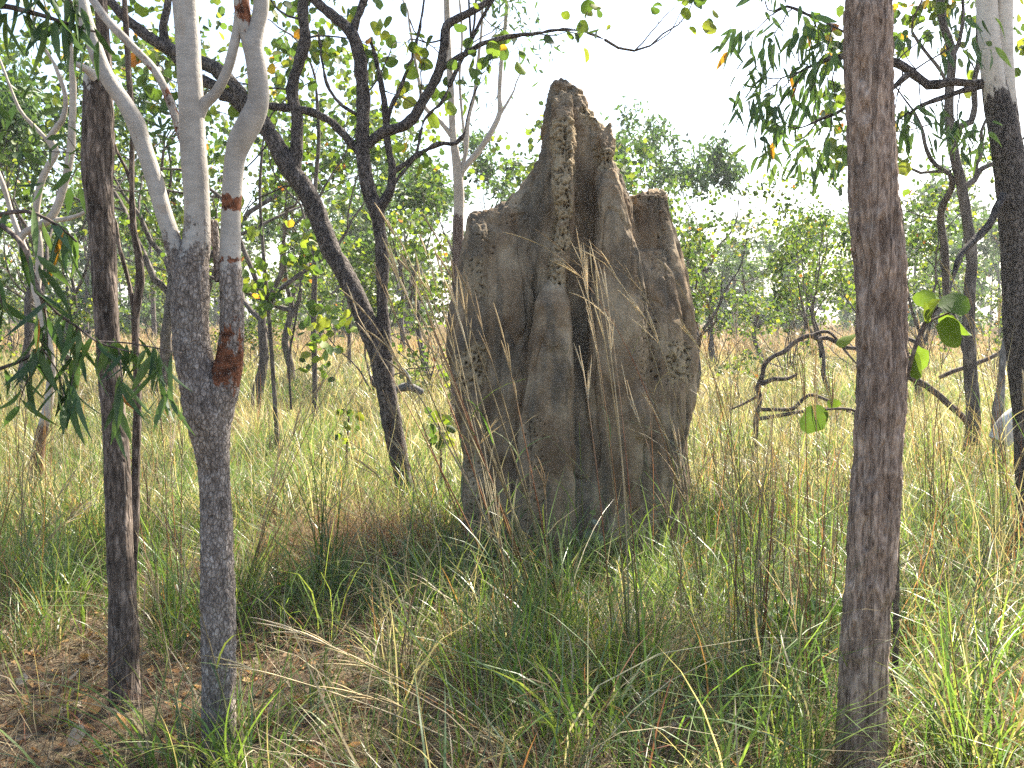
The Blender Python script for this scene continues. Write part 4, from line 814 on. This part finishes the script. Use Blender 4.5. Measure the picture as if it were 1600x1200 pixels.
# heap of dead brown grass left of the mound
def heap():
    rng = np.random.RandomState(3); C0, Yd = ground_px(570, 872); n = 2600; a = rng.uniform(0, 6.28, n); r = rng.uniform(0, 1, n)**.6
    x = C0[0] + np.cos(a)*r*.78; y = C0[1] + np.sin(a)*r*.5; z = gz(x, y) + .30*(1 - r**2)*rng.uniform(.0, 1, n)
    b = MB(); blades(b, np.stack([x, y, z], 1), rng.uniform(.12, .40, n), rng.uniform(0, 6.28, n), rng.uniform(.4, 1.8, n), rng.uniform(.0, .9, n), rng.uniform(.002, .005, n), pal(rng, n, np.concatenate([STRAW[[1, 3, 4]]*.75, RUSTY*.6])), 4, rng)
    tag(put('dead_grass_heap', b.mesh('dead_grass_heap', C0), M_straw, None, C0), 'tangled heap of brown dead grass at the foot of the leaning tree', 'dead grass')
heap()
# ------------------------------------------------------------------ hanging gum branches at the left edge
def hanging_gum():
    rng = np.random.RandomState(8); Yd = 3.0
    T = rows_px([(-190,1330,34),(-185,1000,32),(-175,700,31),(-180,400,29),(-170,100,27),(-150,-250,23)], Yd); g = gz1(T[0, 0], Yd); T[0, 2] = g - .05
    base = np.array([T[0, 0], Yd, g]); root = thing('overhanging_gum', 'gum tree just outside the left edge with long dark drooping leaves reaching into view', 'tree', base)
    b = MB(); tube(b, T, 24, .03, bark_disp(.004, (40, 40, 6), 83, .08), True, True); tr = put('trunk', b.mesh('trunk', base), M_dark, root)
    twigs = [[(-178,420,14),(-90,330,8),(-20,340,5),(33,380,3.6),(52,430,3.2),(66,470,3),(72,515,2.4),(74,545,1.4)], [(64,462,2.4),(90,490,2.2),(120,510,2),(150,533,1.7),(185,545,1.4),(225,555,1)], [(150,533,1.4),(200,536,1.2),(250,545,1),(285,552,.8)],
             [(-177,560,9),(-80,590,5),(0,576,3),(40,560,2.6),(68,545,2)], [(-170,120,12),(-90,40,8),(-10,10,5),(50,20,4),(100,35,2.6),(150,50,1.6)], [(-10,10,4),(30,-30,3),(80,-20,2.4),(120,10,1.6)], [(-20,340,4),(40,330,3),(90,352,2.2),(120,378,1.6)], [(-90,330,4),(-40,400,3),(-10,440,2),(5,480,1.4)],
             [(72,515,1.4),(60,560,1.1),(40,600,.9),(30,630,.7)], [(120,510,1.3),(118,560,1.1),(110,610,.8)], [(185,545,1.1),(190,590,.9),(185,640,.7)], [(250,545,.9),(258,580,.7),(260,610,.5)], [(66,545,1.4),(90,580,1),(100,620,.8)]]
    b = MB(); an = []; ad = []
    for i, tw in enumerate(twigs):
        R = rows_px([list(q) + [0, 0, rng.normal()*.03 if k else 0] for k, q in enumerate(tw)], Yd); A = tube(b, R, 6, .03, None, False, True)
        k0 = int(len(A)*(.55 if i in (0, 3, 4) else .2)); sel = np.arange(k0, len(A))
        dens = 3.0 if i in (0, 1, 2) else (4.5 if i in (4, 5) else 2.4)
        for s in rng.choice(sel, int(len(sel)*dens*.45) + 5): an.append(A[s, :3] + rng.normal(size=3)*.012); ad.append(nrm(np.array([rng.normal()*.45, rng.normal()*.45, -.85])))
    put('branches', b.mesh('branches', base), M_dead, root)
    n = len(an); b = MB(); longleaves(b, np.array(an), np.array(ad), rng.uniform(.09, .17, n), rng.uniform(.016, .027, n), pal(rng, n, PAL_GUM*1.15, .02), rng, .9, False, .1)
    put('leaves', b.mesh('leaves', base), M_leaf, root)
hanging_gum()
# ------------------------------------------------------------------ broad-leaved saplings and seedlings
def big_leaf_plant(name, label, Yd, stems, spots, size, palette, cat='sapling', seed=0, group=None):
    rng = np.random.RandomState(300 + seed); R0 = rows_px(stems[0], Yd); g = gz1(R0[0, 0], R0[0, 1]); base = np.array([R0[0, 0], R0[0, 1], g]); root = thing(name, label, cat, base, group)
    b = MB()
    for i, s in enumerate(stems):
        R = rows_px(s, Yd)
        if i == 0: R[0, 2] = g - .03
        tube(b, R, 7, .03, None, False, True)
    put('stems', b.mesh('stems', base), M_dead, root); b = MB(); n = len(spots)
    pos = np.array([P(q[0], q[1], Yd + q[4]) for q in spots]); ax = np.array([[q[2], rng.uniform(-.5, .3), q[3]] for q in spots]); nd = np.array([[rng.normal()*.5, -1, .5 + rng.normal()*.4] for q in spots])
    sz = size*np.array([q[5] if len(q) > 5 else 1 for q in spots]); longleaves(b, pos, ax, sz, sz*rng.uniform(.75, 1, n), pal(rng, n, palette, 0, .2), rng, .4, True, .2); put('leaves', b.mesh('leaves', base), M_round, root)
big_leaf_plant('broad_leaved_sapling', 'sapling with very large round green leaves beside the brown trunk', 3.9,
  [[(1395,1150,5),(1400,1000,5),(1402,800,4.5),(1408,640,4),(1425,560,3.4),(1445,505,3),(1465,480,2)], [(1402,700,3),(1370,665,2.6),(1330,640,2.2),(1290,640,1.6)], [(1425,560,2.4),(1390,540,2),(1340,520,1.6)], [(1445,505,2),(1480,490,1.6),(1500,480,1.2)]],
  [(1445,505,-.25,.6,0,.95),(1450,505,.25,.6,-.05,1.1),(1468,480,.8,.35,-.02,1.1),(1470,490,.8,-.45,.03,1.15),(1480,495,.3,-.7,0,.95),(1432,550,-.1,-.8,0,.8),(1425,545,.6,-.5,.04,.9),(1340,520,-.5,-.2,0,.75),(1292,640,-.55,-.4,0,1.0),(1296,640,.3,.4,.03,.55),(1350,525,.1,.5,.05,.6),(1460,480,-.5,.8,.05,.9)], .112, PAL_YG[[0, 1, 1, 2]]*.95, seed=1)
rq = np.random.RandomState(4)
def spots_round(cx, cy, w, h, n, dy=.15): return [(cx + rq.uniform(-w, w), cy + rq.uniform(-h, h), rq.normal(), rq.uniform(-.4, .7), rq.uniform(-dy, dy), rq.uniform(.6, 1.2)) for _ in range(n)]
big_leaf_plant('green_seedling', 'low dark green leafy seedling in the grass left of the brown trunk', 4.7, [[(1232,1080,3),(1235,1020,2.6),(1230,960,2),(1225,930,1.4)], [(1234,1030,2),(1270,985,1.5),(1290,965,1)], [(1233,1000,2),(1200,985,1.5),(1185,960,1)]], spots_round(1235, 985, 60, 50, 46), .085, PAL_YG[[1, 2, 4]]*np.array([.8, 1.0, .9]), 'seedling', 2)
big_leaf_plant('grey_seedling', 'small pale grey-green seedling against the mound foot', 6.0, [[(930,905,2),(926,860,1.6),(925,815,1)], [(928,870,1.2),(945,825,1)]], spots_round(930, 835, 20, 32, 12, .05), .075, np.array([(.20, .24, .16), (.26, .29, .21)]), 'seedling', 3)
big_leaf_plant('green_seedling', 'tiny bright seedling low in front of the mound, under the straw sheaf', 4.1, [[(1100,1120,2),(1102,1080,1.6),(1105,1050,1)]], spots_round(1110, 1060, 35, 25, 14, .06), .075, PAL_YG[[1, 2]], 'seedling', 4)
big_leaf_plant('green_seedling', 'light green seedling in the sunlit grass left of the mound edge', 8.6, [[(690,745,2.4),(688,690,2),(684,650,1.2)]], spots_round(684, 670, 14, 30, 22, .1), .085, PAL_YG, 'seedling', 5)
big_leaf_plant('green_seedling', 'sparse green seedling in the sunlit grass right of the pole tree', 9.5, [[(540,745,2.4),(542,700,2),(545,650,1.2)]], spots_round(543, 670, 18, 30, 22, .1), .085, PAL_YG, 'seedling', 6)
# ------------------------------------------------------------------ dead wood
def dead(name, label, Yd, trunk, limbs, material, sides=12, cat='dead branch'):
    T = rows_px(trunk, Yd); base = T[0, :3].copy(); base[2] = gz1(base[0], base[1]); root = thing(name, label, cat, base)
    b = MB(); tube(b, T, sides, .04, bark_disp(.004, (24, 24, 24), 91, .18), True, True); t_ = put('stem', b.mesh('stem', base), material, root)
    for L in limbs:
        b = MB(); tube(b, rows_px(L, Yd), 8, .05, None, True, True); put('side_branch', b.mesh('side_branch', base), material, t_)
dead('fallen_branch', 'dark arched dead branch rising from the grass between mound and brown trunk', 10.5,
  [(1182,725,3.90),(1182,660,3.90),(1187,625,3.90),(1184,606,4.29),(1191,588,3.51),(1194,570,3.90),(1208,557,3.12),(1226,549,3.51),(1243,534,3.28),(1266,524,3.59),(1278,530,3.12),(1292,528,3.12),(1320,542,2.96),(1346,546,3.12),(1378,562,3.43),(1420,588,5.07),(1452,606,5.07),(1480,630,5.07),(1512,662,4.68),(1530,720,3.90)],
  [[(1190,600,3.90),(1210,592,3.51),(1230,592,3.12),(1246,584,1.95)], [(1266,526,3.12),(1285,518,2.73),(1300,522,2.34),(1318,545,2.03),(1338,568,1.25)], [(1468,590,3.12,0,0,.2),(1490,580,3.51,0,0,.2),(1525,568,3.51,0,0,.2),(1560,552,3.12,0,0,.2),(1582,530,2.34,0,0,.2)],
   [(1183,640,3.12),(1215,640,3.12),(1240,638,3.51),(1262,618,3.12),(1285,622,2.65),(1310,634,1.87)], [(1183,655,3.12),(1225,648,3.12),(1260,642,2.73),(1310,638,2.34),(1340,650,1.56)], [(1185,618,2.34),(1160,632,1.87),(1140,640,1.25)]], M_dead)
dead('grey_dead_sapling', 'thin bleached dead stem leaning beside the dark-footed right trunk', 9.3, [(1562,740,9),(1560,650,10),(1562,625,9),(1564,600,6),(1567,560,5),(1572,520,4),(1572,480,3)], [[(1566,565,3),(1580,540,2.4),(1590,520,1.6)]], M_greydead, 12, 'dead sapling')
dead('bleached_log', 'short sunlit white log lying at the right edge by the dark-footed trunk', 8.9, [(1560,690,15),(1572,672,19),(1584,657,19),(1600,645,16),(1630,635,13)], [], M_bleach, 18, 'log')
dead('weathered_log', 'small grey log lying in sunlit grass between leaning tree and mound', 13.5, [(612,614,5),(628,606,6.5),(642,605,6.5),(660,613,5)], [[(640,600,4),(636,585,3),(628,575,2)]], M_greydead, 12, 'log')
# ------------------------------------------------------------------ larger fallen leaves, and the hanging yellow leaf
def fallen():
    rng = np.random.RandomState(12); b0 = []
    for k in range(3):
        b = MB(); leaves(b, np.zeros((1, 3)), np.array([[1.0, 0, .05]]), np.array([.078]), LIT[[0, 2, 4]][k][None]*1.25, ROUND*np.array([1, .85]), rng, .5, -.5, np.array([[0, 0, 1.0]])); b0.append(b.mesh('fallen_leaf'))
    for px, py in [(470,1110),(478,1117),(490,1185),(540,1180),(565,1190),(130,1045),(40,930),(25,905),(20,950),(70,1010),(200,1155),(100,1085),(255,1145),(300,1160),(420,1125),(660,1160),(690,1165),(15,1000),(150,1130),(60,1140),(350,1110),(225,1190),(110,1180),(330,950),(300,880),(30,1090)]:
        g, Yd = ground_px(px, py); o = put('fallen_leaf', b0[rng.randint(3)], M_straw, None, (g[0], g[1], gz1(g[0], g[1]) + .03)); o.rotation_euler = (rng.uniform(-.4, .4), rng.uniform(-.4, .4), rng.uniform(0, 6.28)); s = rng.uniform(.7, 1.2); o.scale = (s, s, s)
        tag(o, 'curled tan-orange fallen leaf lying on the shaded litter', 'fallen leaf', 'large fallen leaves on the soil')
fallen()
# ------------------------------------------------------------------ haze
HAZE = 0.0009
if HAZE:
    bm = bmesh.new(); bmesh.ops.create_cube(bm, size=1); me = bpy.data.meshes.new('haze')
    for v in bm.verts: v.co = (v.co.x*1000, v.co.y*900 + 270, (v.co.z + .5)*15 - 1.2)
    bm.to_mesh(me); bm.free()
    m, t, out = mat('haze'); pv = N(t, 'ShaderNodeVolumePrincipled', inp={'Color': (.93, .95, 1, 1), 'Density': HAZE, 'Anisotropy': .35}); t.links.new(pv.outputs[0], out.inputs['Volume'])
    tag(put('haze', me, m), 'pale haze hanging over the woodland and grass', 'haze', kind='stuff')
